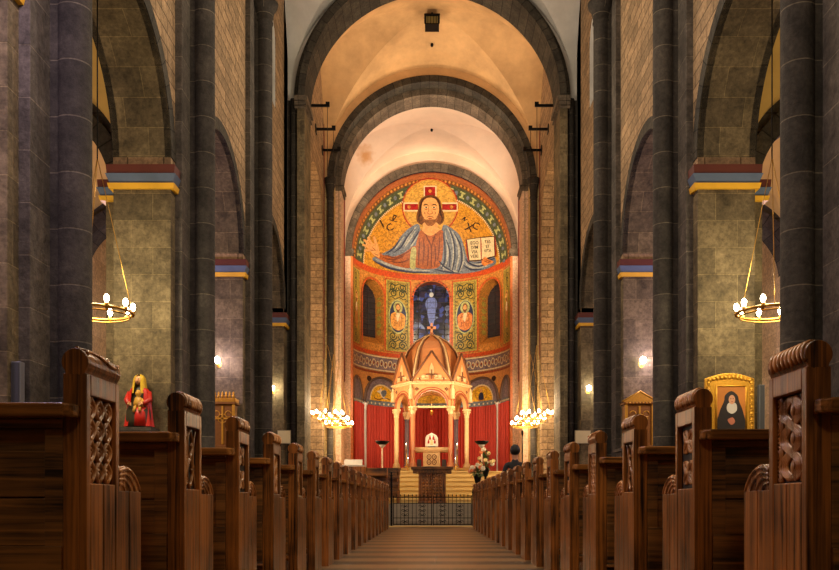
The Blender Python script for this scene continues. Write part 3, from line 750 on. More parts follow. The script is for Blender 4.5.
lines('tunic_fold', [[(395,265),(410,300),(424,330),(430,370)],[(450,265),(436,300),(428,330)],[(385,290),(392,340),(385,420)],[(410,320),(412,370),(405,430)],[(440,320),(446,370),(440,428)],[(465,285),(462,340),(455,400)],[(372,300),(368,360),(365,420)],[(425,345),(426,400),(424,435)],[(200,385),(250,395),(300,375)],[(230,402),(280,408),(330,390)],[(260,385),(300,368),(335,345)],[(210,372),(255,386),(290,382)]], 7, T['tunicfold'], 7)
fig('stole', [(334,342),(352,338),(356,360),(352,400),(350,436),(328,432),(326,395)], T['palegreen'], 8)
lines('cloak_highlight', [[(358,240),(330,270),(300,320),(265,352)],[(350,262),(325,300),(300,340)],[(365,280),(345,310),(328,338)],[(300,285),(270,328),(235,355)],[(165,392),(230,420),(320,440),(420,446)],[(190,400),(260,428),(350,446)],[(500,245),(520,290),(530,350),(520,440)],[(520,258),(545,310),(555,370),(540,448)],[(490,260),(500,320),(500,390),(480,452)],[(545,290),(570,350),(575,400),(560,450)],[(580,400),(600,425),(640,432),(700,420)],[(600,412),(640,418),(690,405)],[(470,420),(500,440),(560,455)]], 9, T['cloaklight'], 7)
lines('cloak_fold', [[(345,250),(312,290),(285,335),(250,362)],[(368,262),(350,292),(330,325)],[(280,300),(250,342),(215,366)],[(155,398),(220,432),(320,452),(420,455)],[(175,408),(240,436),(310,448)],[(510,252),(530,310),(535,380),(522,450)],[(480,270),(488,330),(488,400),(470,440)],[(535,275),(562,330),(568,400),(550,455)],[(495,300),(512,360),(510,430)],[(585,390),(604,412),(650,425),(712,405)],[(575,420),(610,440),(660,440)],[(440,440),(500,452),(560,458)],[(460,400),(490,430),(530,452)],[(640,408),(680,404),(720,388)]], 8, T['cloakdark'], 8)
fig('neck', [(390,215),(452,215),(456,245),(466,256),(420,284),(382,258),(388,240)], T['skin'], 7)
fig('hair', [(420,94),(446,99),(467,120),(474,155),(486,190),(482,218),(464,232),(446,220),(396,220),(380,232),(360,218),(356,190),(366,155),(372,120),(394,99)], T['brown'], 8)
lines('hair_strand', [[(420,98),(385,115),(372,160),(364,210)],[(420,98),(456,115),(468,160),(476,210)],[(400,102),(380,130),(374,190)],[(442,102),(462,130),(468,190)],[(378,170),(368,200),(372,225)],[(462,170),(476,200),(470,225)]], 5, T['darkbrown'], 9)
fig('face', [(420,106),(444,113),(459,138),(461,170),(452,198),(436,216),(420,224),(404,216),(388,198),(380,170),(382,138),(396,113)], T['skin'], 9)
fig('beard', [(381,178),(388,194),(396,206),(406,207),(420,207),(434,207),(444,206),(452,194),(459,178),(455,206),(441,228),(428,238),(420,235),(412,238),(400,228),(386,206)], T['beard'], 10)
fig('lips', [(410,202),(420,199),(430,202),(420,206)], T['rust'], 11)
lines('moustache', [[(403,200),(410,195),(420,193),(430,195),(437,200)]], 4, T['brown'], 12)
for l in ([(389,143),(399,137),(413,142)],[(427,142),(441,137),(451,143)]): lines('brow', [l], 5, T['darkbrown'], 11)
for ex in (401,439):
    dome('eye_white', K(disc(ex,151,8,4)), T['cream'], map_px, 11); dome('iris', K(disc(420+(ex-420)*0.95,151,4,4)), T['ink'], map_px, 12)
lines('nose_line', [[(412,146),(413,166),(408,178),(420,182),(431,178),(428,168)],[(393,158),(402,161),(410,158)],[(431,158),(440,161),(448,158)],[(392,172),(398,184)],[(448,172),(442,184)]], 4, T['shadeskin'], 11)
fig('raised_hand', [(178,384),(158,374),(142,356),(136,342),(140,330),(152,322),(166,320),(178,332),(184,356),(184,384)], T['skin'], 9)
for fp, fw_ in (([(144,352),(128,350),(112,354)],11),([(140,340),(122,330),(104,324)],11),([(144,332),(126,314),(110,300)],11),([(152,326),(140,308),(128,290)],11),([(172,330),(164,308),(158,286)],12)):
    qd = strip(K(catmull(fp, 5, False)), [fw_/4.661*(1-0.45*max(0,(i-7)/3)) for i in range(11)]); mzc.append(paint_quads('raised_finger', qd, T['skin'], map_px, 9))
lines('raised_hand_line', [[(140,348),(152,352),(166,352)],[(150,332),(158,344),(166,352)],[(160,366),(172,372),(182,374)]], 3, T['shadeskin'], 10)
fig('book_cover', [(588,300),(654,290),(722,284),(726,380),(690,392),(652,400),(600,404)], T['darkbrown'], 9, False)
fig('book_page', [(592,302),(654,293),(657,394),(604,398)], T['cream'], 10, False)
fig('book_page', [(657,293),(717,288),(720,376),(660,392)], T['cream'], 10, False)
lines('book_edge', [[(586,300),(598,404)],[(656,292),(659,398)],[(722,284),(727,382)]], 5, T['red'], 11)
fig('book_hand', [(668,388),(676,382),(690,392),(706,398),(716,404),(706,412),(690,416),(676,424),(664,418),(660,404)], T['robe'], 12)
lines('book_hand_line', [[(680,394),(694,402),(706,405)],[(674,402),(688,408),(700,410)]], 3, T['tunicfold'], 13)
# lettering of the mosaic
def letters(name, txt, cx, cy, h, ang, mat, layer, sx=1.0):
    cu = bpy.data.curves.new('t', 'FONT'); cu.body = txt; cu.align_x = 'CENTER'; cu.align_y = 'CENTER'; cu.size = 1.0; cu.resolution_u = 2; cu.offset = 0.012
    to = bpy.data.objects.new('t', cu); COL.objects.link(to)
    dg = bpy.context.evaluated_depsgraph_get(); me = bpy.data.meshes.new_from_object(to.evaluated_get(dg)); bpy.data.objects.remove(to)
    e = 0.010+0.006*layer; ca, sa = cos(ang), sin(ang)
    for v in me.vertices:
        x, y = v.co.x*h*sx, v.co.y*h
        px, py = K([(cx+x*ca+y*sa, cy+x*sa-y*ca)])[0]
        v.co = map_px(px, py, e)
    me.name = name; me.materials.clear(); me.materials.append(mat)
    o = bpy.data.objects.new(name, me); COL.objects.link(o); mzc.append(o); return o
letters('lettering', 'I', 196, 228, 52, -0.5, T['ink'], 2); letters('lettering', 'C', 232, 246, 48, -0.45, T['ink'], 2)
letters('lettering', 'X', 602, 246, 52, 0.35, T['ink'], 2); letters('lettering', 'C', 632, 238, 48, 0.45, T['ink'], 2)
for l in ([(228,205),(245,212),(262,192),(250,190),(248,212),(268,218)],[(566,210),(584,196),(578,212),(596,204)]): lines('lettering', [l], 6, T['ink'], 2)
for k, tx in enumerate(('EGO','SVM','VIA','VERI')): letters('book_lettering', tx, 627-0, 317+21*k, 22, -0.06, T['ink'], 12, 0.85)
for k, tx in enumerate(('TAS','ET','VITA')): letters('book_lettering', tx, 688, 312+21*k, 20, -0.1, T['ink'], 12, 0.8)
for o in mzc:
    o.parent = mz
    for v in o.data.vertices: v.co = (v.co.x, v.co.y-YAP, v.co.z-ZAP)

# ---- painted zones of the apse wall (arc length in metres, height)
sd = lambda t: RAP*t*RAD
def band(name, z0, z1, key, label, t0=-89, t1=89):
    o = paint(name, [rect(sd(t0),z0,sd(t1),z1)], T[key], map_tz, 0, None, (0.12,1)); tag(o, label, 'painted band', kind=None); return o
band('red_band', 11.46, 11.74, 'redband', 'orange red band running under the half dome mosaic')
band('red_band', 7.66, 7.84, 'redband', 'orange red band running below the apse windows')
# ornamental frieze
fr = empty('painted_frieze', (0,0,0), label='grey painted scroll frieze over the lunettes of the apse wall', cat='painted band')
paint('ground', [rect(sd(-89),6.92,sd(89),7.64)], T['greyviolet'], map_tz, 0, fr, (0.12,1))
q1 = []; q2 = []; n = 44
for k in range(n):
    c0 = sd(-88)+sd(176)*(k+0.5)/n; up = 1 if k % 2 else -1
    q1 += strip([(c0+(0.13-0.008*j)*cos(j*0.55)*up, 7.28+(0.22-0.014*j)*sin(j*0.55)*up) for j in range(13)], 0.045)
    q2.append(disc(c0, 7.28, 0.05, 0.07, 8))
q1 += strip([(sd(-89)+sd(178)*k/60, 7.60) for k in range(61)], 0.06)+strip([(sd(-89)+sd(178)*k/60, 6.97) for k in range(61)], 0.06)
paint_quads('scroll', q1, T['cream'], map_tz, 1, fr); 
for qq in q2: paint('rosette', qq, T['rust'], map_tz, 2, fr, (0.2,1))
band('red_band', 6.80, 6.90, 'rust', 'thin rust band over the lunette arches of the apse wall')

def spiral(cx, cy, r, a0, d, turns=1.6, n=18):
    return [(cx+r*(1-0.8*k/n)*cos(a0+d*2*pi*turns*k/n), cy+r*(1-0.8*k/n)*sin(a0+d*2*pi*turns*k/n)) for k in range(n+1)]
def saint_panel(t0, t1, label, robe, narrow=False):
    s0, s1 = sd(t0), sd(t1); c = (s0+s1)/2; w = abs(s1-s0); zb, zt = 7.95, 11.34
    root = empty('wall_painting', (0,0,0), label=label, cat='wall painting')
    paint('orange_frame', [rect(s0-0.07,zb-0.06,s1+0.07,zt+0.06)], T['orange'], map_tz, 1, root, (0.12,1))
    paint('ground', [rect(s0,zb,s1,zt)], T['olive'], map_tz, 2, root, (0.12,1))
    paint('foliage_ground', [rect(s0+0.10,zb+0.10,s1-0.10,zt-0.10)], T['leafgold'], map_tz, 3, root, (0.12,1)); paint_quads('inner_line', strip([(s0+0.1,zb+0.1),(s0+0.1,zt-0.1),(s1-0.1,zt-0.1),(s1-0.1,zb+0.1)], 0.04, True), T['green'], map_tz, 4, root)
    q = []; zm = 9.62
    if not narrow:
        for row, z in enumerate((8.25,8.68,10.72,11.02)):
            for sx in (-1,1):
                q.append(strip(spiral(c+sx*w*0.2, z, w*0.17, pi/2+sx*pi/2*(1 if row % 2 else -1), sx), 0.06))
        for z in (8.1,8.47,8.86,10.5,10.87,11.15):
            q.append(strip([(c-w*0.36+w*0.72*k/10, z+0.05*sin(k*1.3)) for k in range(11)], 0.045))
        for sx in (-1,1):
            q.append([y_ for k in range(9) for y_ in strip(spiral(c+sx*w*0.36, 8.95+k*0.18, 0.06, 0, sx, 1.0, 8), 0.03)])
    else:
        for k in range(9): q.append(strip(spiral(c, 8.15+k*0.36, w*0.22, k, 1, 1.4), 0.05))
    for qq in q: paint_quads('foliage_scroll', qq, T['darkgreen'], map_tz, 4, root)
    if not narrow:
        paint('medallion_rim', disc(c, zm, w*0.40, 0.82, 36), T['palegreen'], map_tz, 5, root, (0.12,0.5))
        paint('medallion', disc(c, zm, w*0.35, 0.76, 36), T['navy'], map_tz, 6, root, (0.12,0.5))
    hz = zm+0.42
    rw = w*0.31 if not narrow else w*0.22
    zl = zm-0.66 if not narrow else zm-1.0
    paint('robe', catmull([(c-rw*0.3,hz-0.2),(c-rw*0.95,hz-0.35),(c-rw,zm-0.2),(c-rw*0.8,zl+0.15),(c,zl),(c+rw*0.8,zl+0.15),(c+rw,zm-0.2),(c+rw*0.95,hz-0.35),(c+rw*0.3,hz-0.2)]), T[robe], map_tz, 7, root, (0.12,0.5))
    q = []
    for k in range(-2,3): q += strip(catmull([(c+k*0.08,hz-0.3),(c+k*0.11,zm-0.1),(c+k*0.09,zl+0.2)],5,False), 0.022)
    paint_quads('robe_fold', q, T['tunicfold'], map_tz, 8, root)
    paint('mantle', catmull([(c-0.06,hz-0.26),(c+0.1,hz-0.28),(c+0.06,zm-0.1),(c-0.02,zm-0.25),(c-0.1,zm-0.05)]), T['cream'], map_tz, 9, root, (0.12,0.5))
    paint('halo', disc(c, hz+0.02, 0.25, 0.29, 24), T['palegreen'] if not narrow else T['palegold'], map_tz, 8, root, (0.12,0.5))
    paint('hair', disc(c, hz+0.03, 0.135, 0.19, 20), T['brown'], map_tz, 9, root, (0.12,0.5))
    paint('face', disc(c, hz-0.01, 0.10, 0.15, 20), T['skin'], map_tz, 10, root, (0.12,0.5))
    paint('beard', catmull([(c-0.1,hz-0.06),(c,hz-0.1),(c+0.1,hz-0.06),(c+0.06,hz-0.19),(c,hz-0.24),(c-0.06,hz-0.19)]), T['brown'], map_tz, 11, root, (0.12,0.5))
    for ex in (-0.04,0.04): paint('eye', disc(c+ex,hz+0.02,0.018,0.012,8), T['ink'], map_tz, 11, root, (0.12,0.5))
    for sx in (-1,1): paint('hand', disc(c+sx*0.12, zm-0.1, 0.055, 0.075, 10), T['skin'], map_tz, 11, root, (0.12,0.5))
saint_panel(-37.6,-17.2,'painting of a haloed man in gold among scrolls, left of the blue window','robegold')
saint_panel(17.2,37.6,'painting of a haloed man in orange among scrolls, right of the blue window','robe')
saint_panel(-84,-68.5,'narrow painted panel with a standing figure at the left end of the apse wall','ochre',True)
saint_panel(68.5,84,'narrow painted panel with a standing figure at the right end of the apse wall','ochre',True)
# orange outlines and ornament round the windows
for wi, w in enumerate(WIN):
    a0,a1,zs,zt = w; rw = RAP*(a1-a0)*RAD/2; c = sd((a0+a1)/2); zc = zt-rw
    root = empty('painted_surround', (0,0,0), label=['painted orange surround of the dark apse window left of the blue one','painted orange surround of the blue apse window','painted orange surround of the dark apse window right of the blue one'][wi], cat='painted border')
    path = lambda r: [(c-r, zs-0.1)]+[(c-r, zs+(zc-zs)*k/8) for k in range(9)]+[(c-r*cos(pi*k/24), zc+r*sin(pi*k/24)) for k in range(25)]+[(c+r, zc-(zc-zs)*k/8) for k in range(1,9)]+[(c+r, zs-0.1)]
    paint_quads('inner_line', strip(path(rw+0.05), 0.10), T['orange'], map_tz, 11, root)
    if wi == 1:
        p = [(c-(rw+0.05)*1.0*cos(pi*k/24), zc+(rw+0.05)*sin(pi*k/24)) for k in range(1,24,2)]
        paint('dot', [disc(x,z,0.035,None,8) for x,z in p], T['darkbrown'], map_tz, 12, root, (0.3,1))

# ---- blind arcade with lunettes, slender marble shafts and red curtains
M['marble_white'] = plain('white_marble', S(214,204,196), 0.3, scale=3, var=0.12)
M['curtain'] = plain('red_velvet', S(178,50,30), 0.75, var=0.2, scale=5)
M['ring_stone'] = plain('dark_arch_moulding', S(96,72,58), 0.7)
edges = [-86,-63.5,-20.5,20.5,63.5,86]
ZC = 5.40
lab = ['half lunette at the left end of the apse wall','lunette with a white bird on yellow, left of the canopy','lunette hidden behind the altar canopy','lunette with a blue robed figure on yellow, right of the canopy','half lunette at the right end of the apse wall']
for k in range(5):
    t0, t1 = edges[k], edges[k+1]; c = sd((t0+t1)/2); half = sd(t1-t0)/2
    r = half-0.12; ry = min(1.22, r) if k in (1,2,3) else 1.05
    root = empty('blind_arch', (0,0,0), label='painted '+lab[k], cat='blind arch')
    paint('spandrel', [rect(c-half,ZC,c+half,6.80)], T['spandrel'], map_tz, 0, root, (0.12,0.4))
    el = lambda f: [(c-r*f*cos(pi*q/28), ZC+ry*f*sin(pi*q/28)) for q in range(29)]
    paint('field', el(1.0), T['greyviolet'], map_tz, 1, root, (0.12,0.4))
    b = MB(); p3 = [map_tz(s_, z_, 0.05) for s_, z_ in el(1.0)]; b.tube(p3, 0.06, 8); b.build('arch_moulding', M['ring_stone'], root)
    if k in (1,2,3):
        f = 0.66; cx = c; rr = r*0.62
        paint('yellow_ground', [(cx-rr*cos(pi*q/24), ZC+0.12+rr*1.0*sin(pi*q/24)) for q in range(25)], T['yellow'], map_tz, 2, root, (0.12,0.4))
        paint_quads('yellow_ground_edge', strip([(cx-rr*cos(pi*q/24), ZC+0.12+rr*sin(pi*q/24)) for q in range(25)], 0.06), T['cream'], map_tz, 3, root)
        if k == 1:
            paint('bird', catmull([(cx-0.3,ZC+0.55),(cx-0.12,ZC+0.62),(cx-0.05,ZC+0.72),(cx+0.02,ZC+0.6),(cx+0.1,ZC+0.5),(cx+0.2,ZC+0.3),(cx+0.32,ZC+0.22),(cx+0.12,ZC+0.24),(cx-0.02,ZC+0.34),(cx-0.12,ZC+0.48)]), T['white'], map_tz, 4, root, (0.12,0.4))
            paint('wing', catmull([(cx-0.05,ZC+0.5),(cx+0.1,ZC+0.65),(cx+0.28,ZC+0.6),(cx+0.25,ZC+0.42),(cx+0.1,ZC+0.32)]), T['bluegrey'], map_tz, 5, root, (0.12,0.4))
            paint_quads('vine', strip(catmull([(cx-0.5,ZC+0.25),(cx-0.2,ZC+0.18),(cx+0.2,ZC+0.28),(cx+0.5,ZC+0.2)],6,False), 0.05), T['brown'], map_tz, 4, root)
        elif k == 3:
            paint('figure', catmull([(cx-0.14,ZC+0.2),(cx-0.12,ZC+0.45),(cx,ZC+0.55),(cx+0.12,ZC+0.45),(cx+0.14,ZC+0.2)]), T['navy'], map_tz, 4, root, (0.12,0.4))
            paint('figure_head', disc(cx,ZC+0.62,0.08,0.1,12), T['skin'], map_tz, 5, root, (0.12,0.4))
            paint_quads('ring', strip([(cx+0.36*cos(2*pi*q/24), ZC+0.48+0.33*sin(2*pi*q/24)) for q in range(25)], 0.05), T['ochre'], map_tz, 4, root)
    for sx in (-1,1):
        if k in (1,2,3): paint('spandrel_medallion', disc(c+sx*half*0.62, 6.50, 0.17, 0.13, 14), T['darkbrown'], map_tz, 2, root, (0.12,0.4))
    q = []
    for j in range(10): q.append(disc(c-half+half*2*(j+0.5)/10, ZC-0.02, 0.05, 0.05, 8))
    paint('sill_band', [rect(c-half,ZC-0.12,c+half,ZC+0.10)], T['bluegrey'], map_tz, 3, root, (0.12,0.4)); paint('sill_ornament', q, T['cream'], map_tz, 4, root, (0.2,1))
    # curtain
    b = MB(); ta, tb = t0+1.8, t1-1.8; npl = int((tb-ta)/2.6)
    def cf(i, j, ta=ta, tb=tb, npl=npl):
        t = ta+(tb-ta)*i; fl = 0.062+0.02*sin(7.1*i*3)+0.02*(1-j)
        rr = RAP-0.13-fl*sin(2*pi*npl*i+0.6*sin(5*i+2*j)); return apt(t, ZF+0.02+(ZC-0.14-ZF-0.02)*j, rr)
    b.grid(cf, npl*10, 10, smooth=True)
    o = b.build('curtain', M['curtain'], None, fixn=False)
    tag(o, ['red pleated curtain at the far left end of the apse','red pleated curtain left of the altar canopy, under the white bird','red pleated curtain behind the altar, framed by the canopy columns','red pleated curtain right of the altar canopy, under the blue figure','red pleated curtain at the far right end of the apse'][k], 'curtain', 'red curtains along the apse wall')
for k, t in enumerate(edges):
    px_, py_, _ = apt(t, 0, RAP-0.13); b = MB()
    b.lathe([(0.14,ZF),(0.14,ZF+0.1),(0.10,ZF+0.16),(0.075,ZF+0.2),(0.068,ZC-0.42),(0.085,ZC-0.40),(0.07,ZC-0.37),(0.10,ZC-0.22),(0.14,ZC-0.15),(0.14,ZC-0.09)], (px_, py_), 14)
    if t in (-86,86): continue
    o = b.build('marble_column', M['marble_white']); tag(o, 'slender white marble wall column between curtains, '+{-63.5:'left of the bird lunette',-20.5:'hidden left behind the canopy',20.5:'hidden right behind the canopy',63.5:'right of the blue figure lunette'}[t], 'column', 'slender columns between the red curtains')
# ================================================================== PEWS
AX = -0.07
def carve(variant, s):
    """raised carving inside the recess of a bench end; y 0.035..0.255, z 0.765..1.055"""
    b = MB(); y0, y1, z0, z1 = 0.038, 0.252, 0.768, 1.052; X = lambda d: s*(0.024-d)
    def rope(pts, r, fl=0.6): b.tube([(X(0.004), y, z) for y, z in pts], r, 6)
    W, H = y1-y0, z1-z0
    if variant == 0:      # lattice of long lozenges with nested arcs
        for k in range(3):
            for ph in (0, 1):
                c = y0+W*(k+0.5)/3
                rope([(c+(W/6)*(0.95*sin(pi*(j/24*4)+ph*pi)), z0+H*j/24) for j in range(25)], 0.0105)
        for row in range(4):
            for k in range(3):
                c = y0+W*(k+0.5)/3; zc = z0+H*(row+0.5)/4
                for q in (0.3, 0.55, 0.8):
                    rope([(c+W/6*q*cos(a*pi/8), zc-0.02+0.055*q*sin(a*pi/8)) for a in range(9)], 0.006)
                b.ball((X(0.002), c, zc-0.01), 0.012, 8, 6, 0.5, 1, 1.3)
    elif variant == 1:    # two interlaced bundles of strands
        for ph in (0, pi):
            for o in (-0.027, -0.013, 0.001, 0.015, 0.029):
                rope([((y0+y1)/2+(W*0.31)*sin(2*pi*j/30*1.5+ph)+o, z0+0.008+(H-0.016)*j/30) for j in range(31)], 0.006)
        for zc in (z0, z0+H/3, z0+2*H/3, z1):
            for sg in (-1,1):
                for q in (0.012, 0.024, 0.036):
                    rope([((y0+y1)/2+sg*(W*0.5-q*1.0*abs(cos(a))), min(z1-0.004, max(z0+0.004, zc+q*1.15*sin(a)))) for a in [-pi/2+pi*j/8 for j in range(9)]], 0.0055)
        for zc in (z0+H/6, z0+H/2, z0+5*H/6):
            b.ball((X(0.0), (y0+y1)/2, zc), 0.02, 10, 6, 0.4, 1, 1.4)
    elif variant == 2:    # crossing petals
        for r_ in range(2):
            zc = z0+H*(0.25+0.5*r_)
            for k in range(4):
                a = pi/4+k*pi/2
                for q in (0.0, 0.3, 0.6):
                    rope([((y0+y1)/2+0.095*(j/8)*cos(a)+0.03*(1-q)*sin(pi*j/8)*-sin(a), zc+0.068*(j/8)*sin(a)+0.03*(1-q)*sin(pi*j/8)*cos(a)) for j in range(9)], 0.0055)
                    rope([((y0+y1)/2+0.095*(j/8)*cos(a)-0.03*(1-q)*sin(pi*j/8)*-sin(a), zc+0.068*(j/8)*sin(a)-0.03*(1-q)*sin(pi*j/8)*cos(a)) for j in range(9)], 0.0055)
            b.ball((X(0.0), (y0+y1)/2, zc), 0.02, 10, 6, 0.5)
    else:                 # climbing vine with leaves
        for sg in (1,-1):
            rope([((y0+y1)/2+sg*W*0.2*sin(2*pi*j/24), z0+0.005+(H-0.01)*j/24) for j in range(25)], 0.009)
            rope([((y0+y1)/2+sg*W*(0.42-0.2*sin(pi*j/24)), z0+0.005+(H-0.01)*j/24) for j in range(25)], 0.008)
        for k in range(5):
            zc = z0+H*(k+0.5)/5; sg = 1 if k % 2 else -1
            for q in (-1,0,1): rope([((y0+y1)/2+sg*0.02+sg*0.055*(j/6), zc+q*0.02*(j/6)**0.7+0.008*sin(pi*j/6)) for j in range(7)], 0.007)
    return b
PEWL = 2.62
def make_pew(s, variant):
    """s = +1: the pew reaches to the right of its aisle end, -1: to the left"""
    root = empty('church_pew')
    t = 0.078; b = MB()
    X = lambda a, c: tuple(sorted((s*a, s*c)))
    b.box(*X(0.024, t), 0, 0.29, 0, 1.125); b.box(*X(0.024, t), 0.29, 0.53, 0, 0.745)
    b.box(*X(0, 0.024), 0, 0.035, 0.0, 1.125); b.box(*X(0, 0.024), 0.255, 0.29, 0.0, 1.125)
    b.box(*X(0, 0.024), 0.035, 0.255, 1.055, 1.125)
    for y0, y1 in ((0.035,0.145),(0.147,0.255)): b.box(*X(0.001, 0.024), y0, y1, 0, 0.765)
    for y0, y1 in ((0.292,0.40),(0.402,0.53)): b.box(*X(0.004, 0.024), y0, y1, 0, 0.745)
    b.build('bench_end', M['oak_v'], root, bevel=0.004, weld=False)
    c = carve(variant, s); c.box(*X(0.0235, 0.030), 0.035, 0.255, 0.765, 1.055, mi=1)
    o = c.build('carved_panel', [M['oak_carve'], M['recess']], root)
    # rolled crest
    b = MB(); R = 0.044; zc = 1.162; xc = t/2
    out = [(s*(xc-0.030), 1.118)]+[(s*(xc-R*cos(a)), zc+R*sin(a)) for a in [(-0.7+(pi+1.4)*k/16) for k in range(17)]]+[(s*(xc+0.030), 1.118)]
    b.prism(out, 'y', 0, 0.29)
    o = b.build('crest_roll', M['oak_v'], root, bevel=0.003); 
    b = MB()
    if variant == 0:
        for q in (0, 1):
            b.tube([(s*(xc-(R+0.002)*cos(0.25+0.8*(0.5+0.5*sin(2*pi*j/22+q*1.2))+q*0.5)), 0.01+0.27*j/22, zc+(R+0.002)*sin(0.25+0.8*(0.5+0.5*sin(2*pi*j/22+q*1.2))+q*0.5)) for j in range(23)], 0.007, 6)
    else:
        for k in range(9):
            yk = 0.012+0.03*k
            b.tube([(s*(xc-(R+0.001)*cos(a)), yk+0.02*a, zc+(R+0.001)*sin(a)) for a in [-0.5+2.3*j/10 for j in range(11)]], 0.008, 6)
    b.build('crest_carving', M['oak_carve'], root)
    # carved arm rest in front of the tall part
    b = MB(); prof = [(0.291,0.745),(0.291,0.812),(0.33,0.826),(0.38,0.83),(0.43,0.822),(0.475,0.80),(0.51,0.772),(0.53,0.745)]
    b.prism(prof, 'x', *X(0.006, t-0.006))
    for k in range(4):
        x = 0.014+k*0.017
        b.tube([(s*x, y, z+0.001) for y, z in prof[1:]], 0.0075, 6)
    for f in (0.95, 0.72, 0.49, 0.26):
        b.tube([(s*0.006, 0.295+(y-0.295)*f, 0.748+(z-0.748)*f) for y, z in prof[1:]], 0.0065, 6)
    b.build('arm_scroll', M['oak_carve'], root)
    # ledge, back, seat, kneeler, far end
    b = MB(); y0, y1, x0, x1 = -0.075, 0.03, 0.018, PEWL
    pl = [(s*x0, -0.02),(s*(x0+0.006), -0.045),(s*(x0+0.03), y0),(s*x1, y0),(s*x1, -0.002),(s*x0, -0.002)]
    b.prism(pl, 'z', 0.975, 1.020)
    b.box(*X(t, x1), -0.002, y1, 0.975, 1.020)
    b.build('book_ledge', M['oak_rail'], root, bevel=0.008)
    b = MB()
    b.box(*X(t, x1), -0.005, 0.03, 0.945, 0.974)
    for z0, z1 in ((0.30,0.555),(0.56,0.715),(0.72,0.87)): b.box(*X(t+0.06, x1), 0.004, 0.026, z0, z1)
    b.box(*X(t, x1), -0.014, 0.03, 0.28, 0.30); b.box(*X(t, x1), 0.03, 0.04, 0.28, 0.96)
    for x in (t, t+0.85, t+1.7): b.box(*X(x, x+0.06), 0.0, 0.03, 0.30, 0.945)
    b.box(*X(t, x1), -0.012, 0.004, 0.30, 0.56)
    b.build('backrest', M['oak_h'], root, bevel=0.003)
    b = MB(); b.box(*X(t, x1), 0.04, 0.48, 0.415, 0.45); b.box(*X(t, x1), 0.40, 0.43, 0.30, 0.415)
    b.build('seat', M['oak_h'], root, bevel=0.006)
    b = MB(); b.box(*X(t+0.08, x1-0.05), -0.36, -0.17, 0.16, 0.20)
    for x in (t+0.2, t+1.3, x1-0.2): b.box(*X(x, x+0.04), -0.34, 0.0, 0.0, 0.16)
    b.build('kneeler', M['oak_rail'], root, bevel=0.006)
    b = MB(); b.prism([(0,0),(0.53,0),(0.53,0.745),(0.29,0.80),(0.29,1.125),(0,1.125)], 'x', *X(PEWL, PEWL+0.07))
    b.build('outer_end', M['oak_v'], root, bevel=0.004)
    return root
VARN = ['lozenge lattice','interlaced strands','crossing petals','climbing vine']
protos = {}
NP = 19
ordw = ['nearest','second','third','fourth','fifth','sixth','seventh','eighth','ninth','tenth','eleventh','twelfth','thirteenth','fourteenth','fifteenth','sixteenth','seventeenth','eighteenth','nineteenth']
for s, side, yst, dy in ((-1,'left',2.74,1.09),(1,'right',2.60,1.10)):
    pat = [0,3,2,1,3] if s < 0 else [1,2,3,0,2]
    for k in range(NP):
        v = pat[k] if k < 5 else (k*3+(s > 0)) % 4
        if (s,v) in protos: o = copy_tree(protos[(s,v)])
        else: o = make_pew(s, v); protos[(s,v)] = o
        o.location = (AX+s*(1.12 if s < 0 else 1.165), yst+dy*k, 0)
        if k == NP-1: lb = 'dark oak pew on the %s of the aisle, the one closest to the iron gate' % side
        else: lb = 'dark oak pew, %s of the aisle, %s from the viewer' % (side, ordw[k])
        if k < 5: lb += ', with ' + VARN[v] + ' carving'
        tag(o, lb, 'pew', 'oak pews on the %s of the aisle' % side)

# ================================================================== LAMPS
def chandelier(x, y, z, r, nb, ztop, label, group):
    root = empty('ring_chandelier', (x,y,z), label=label, cat='chandelier', group=group)
    b = MB(); b.tube([(r*cos(2*pi*k/40), r*sin(2*pi*k/40), 0) for k in range(40)], 0.022, 8, closed=True)
    b.tube([(r*0.92*cos(2*pi*k/40), r*0.92*sin(2*pi*k/40), -0.05) for k in range(40)], 0.012, 6, closed=True)
    b.build('ring', M['brass'], root)
    for k in range(nb):
        a = 2*pi*(k+0.5)/nb
        c = MB(); c.lathe([(0.012,-0.05),(0.03,0.0),(0.035,0.03),(0.02,0.05)], (r*cos(a), r*sin(a)), 10); h = c.build('bulb_holder', M['brass'], root)
        c = MB(); c.lathe([(0.012,0.05),(0.03,0.075),(0.040,0.105),(0.034,0.14),(0.015,0.165),(0.001,0.17)], (r*cos(a), r*sin(a)), 10); c.build('bulb', M['bulb'], h)
    hub = min(ztop-z-0.05, 2.3)
    for k in range(3):
        a = 2*pi*(k+0.1)/3; c = MB(); c.tube([(r*cos(a), r*sin(a), 0),(0,0,hub)], 0.006, 5); c.build('suspension_wire', M['brass'], root)
    c = MB(); c.tube([(0,0,hub-0.04),(0,0,ztop-z)], 0.010, 6); c.build('cable', M['iron'], root)
    return root
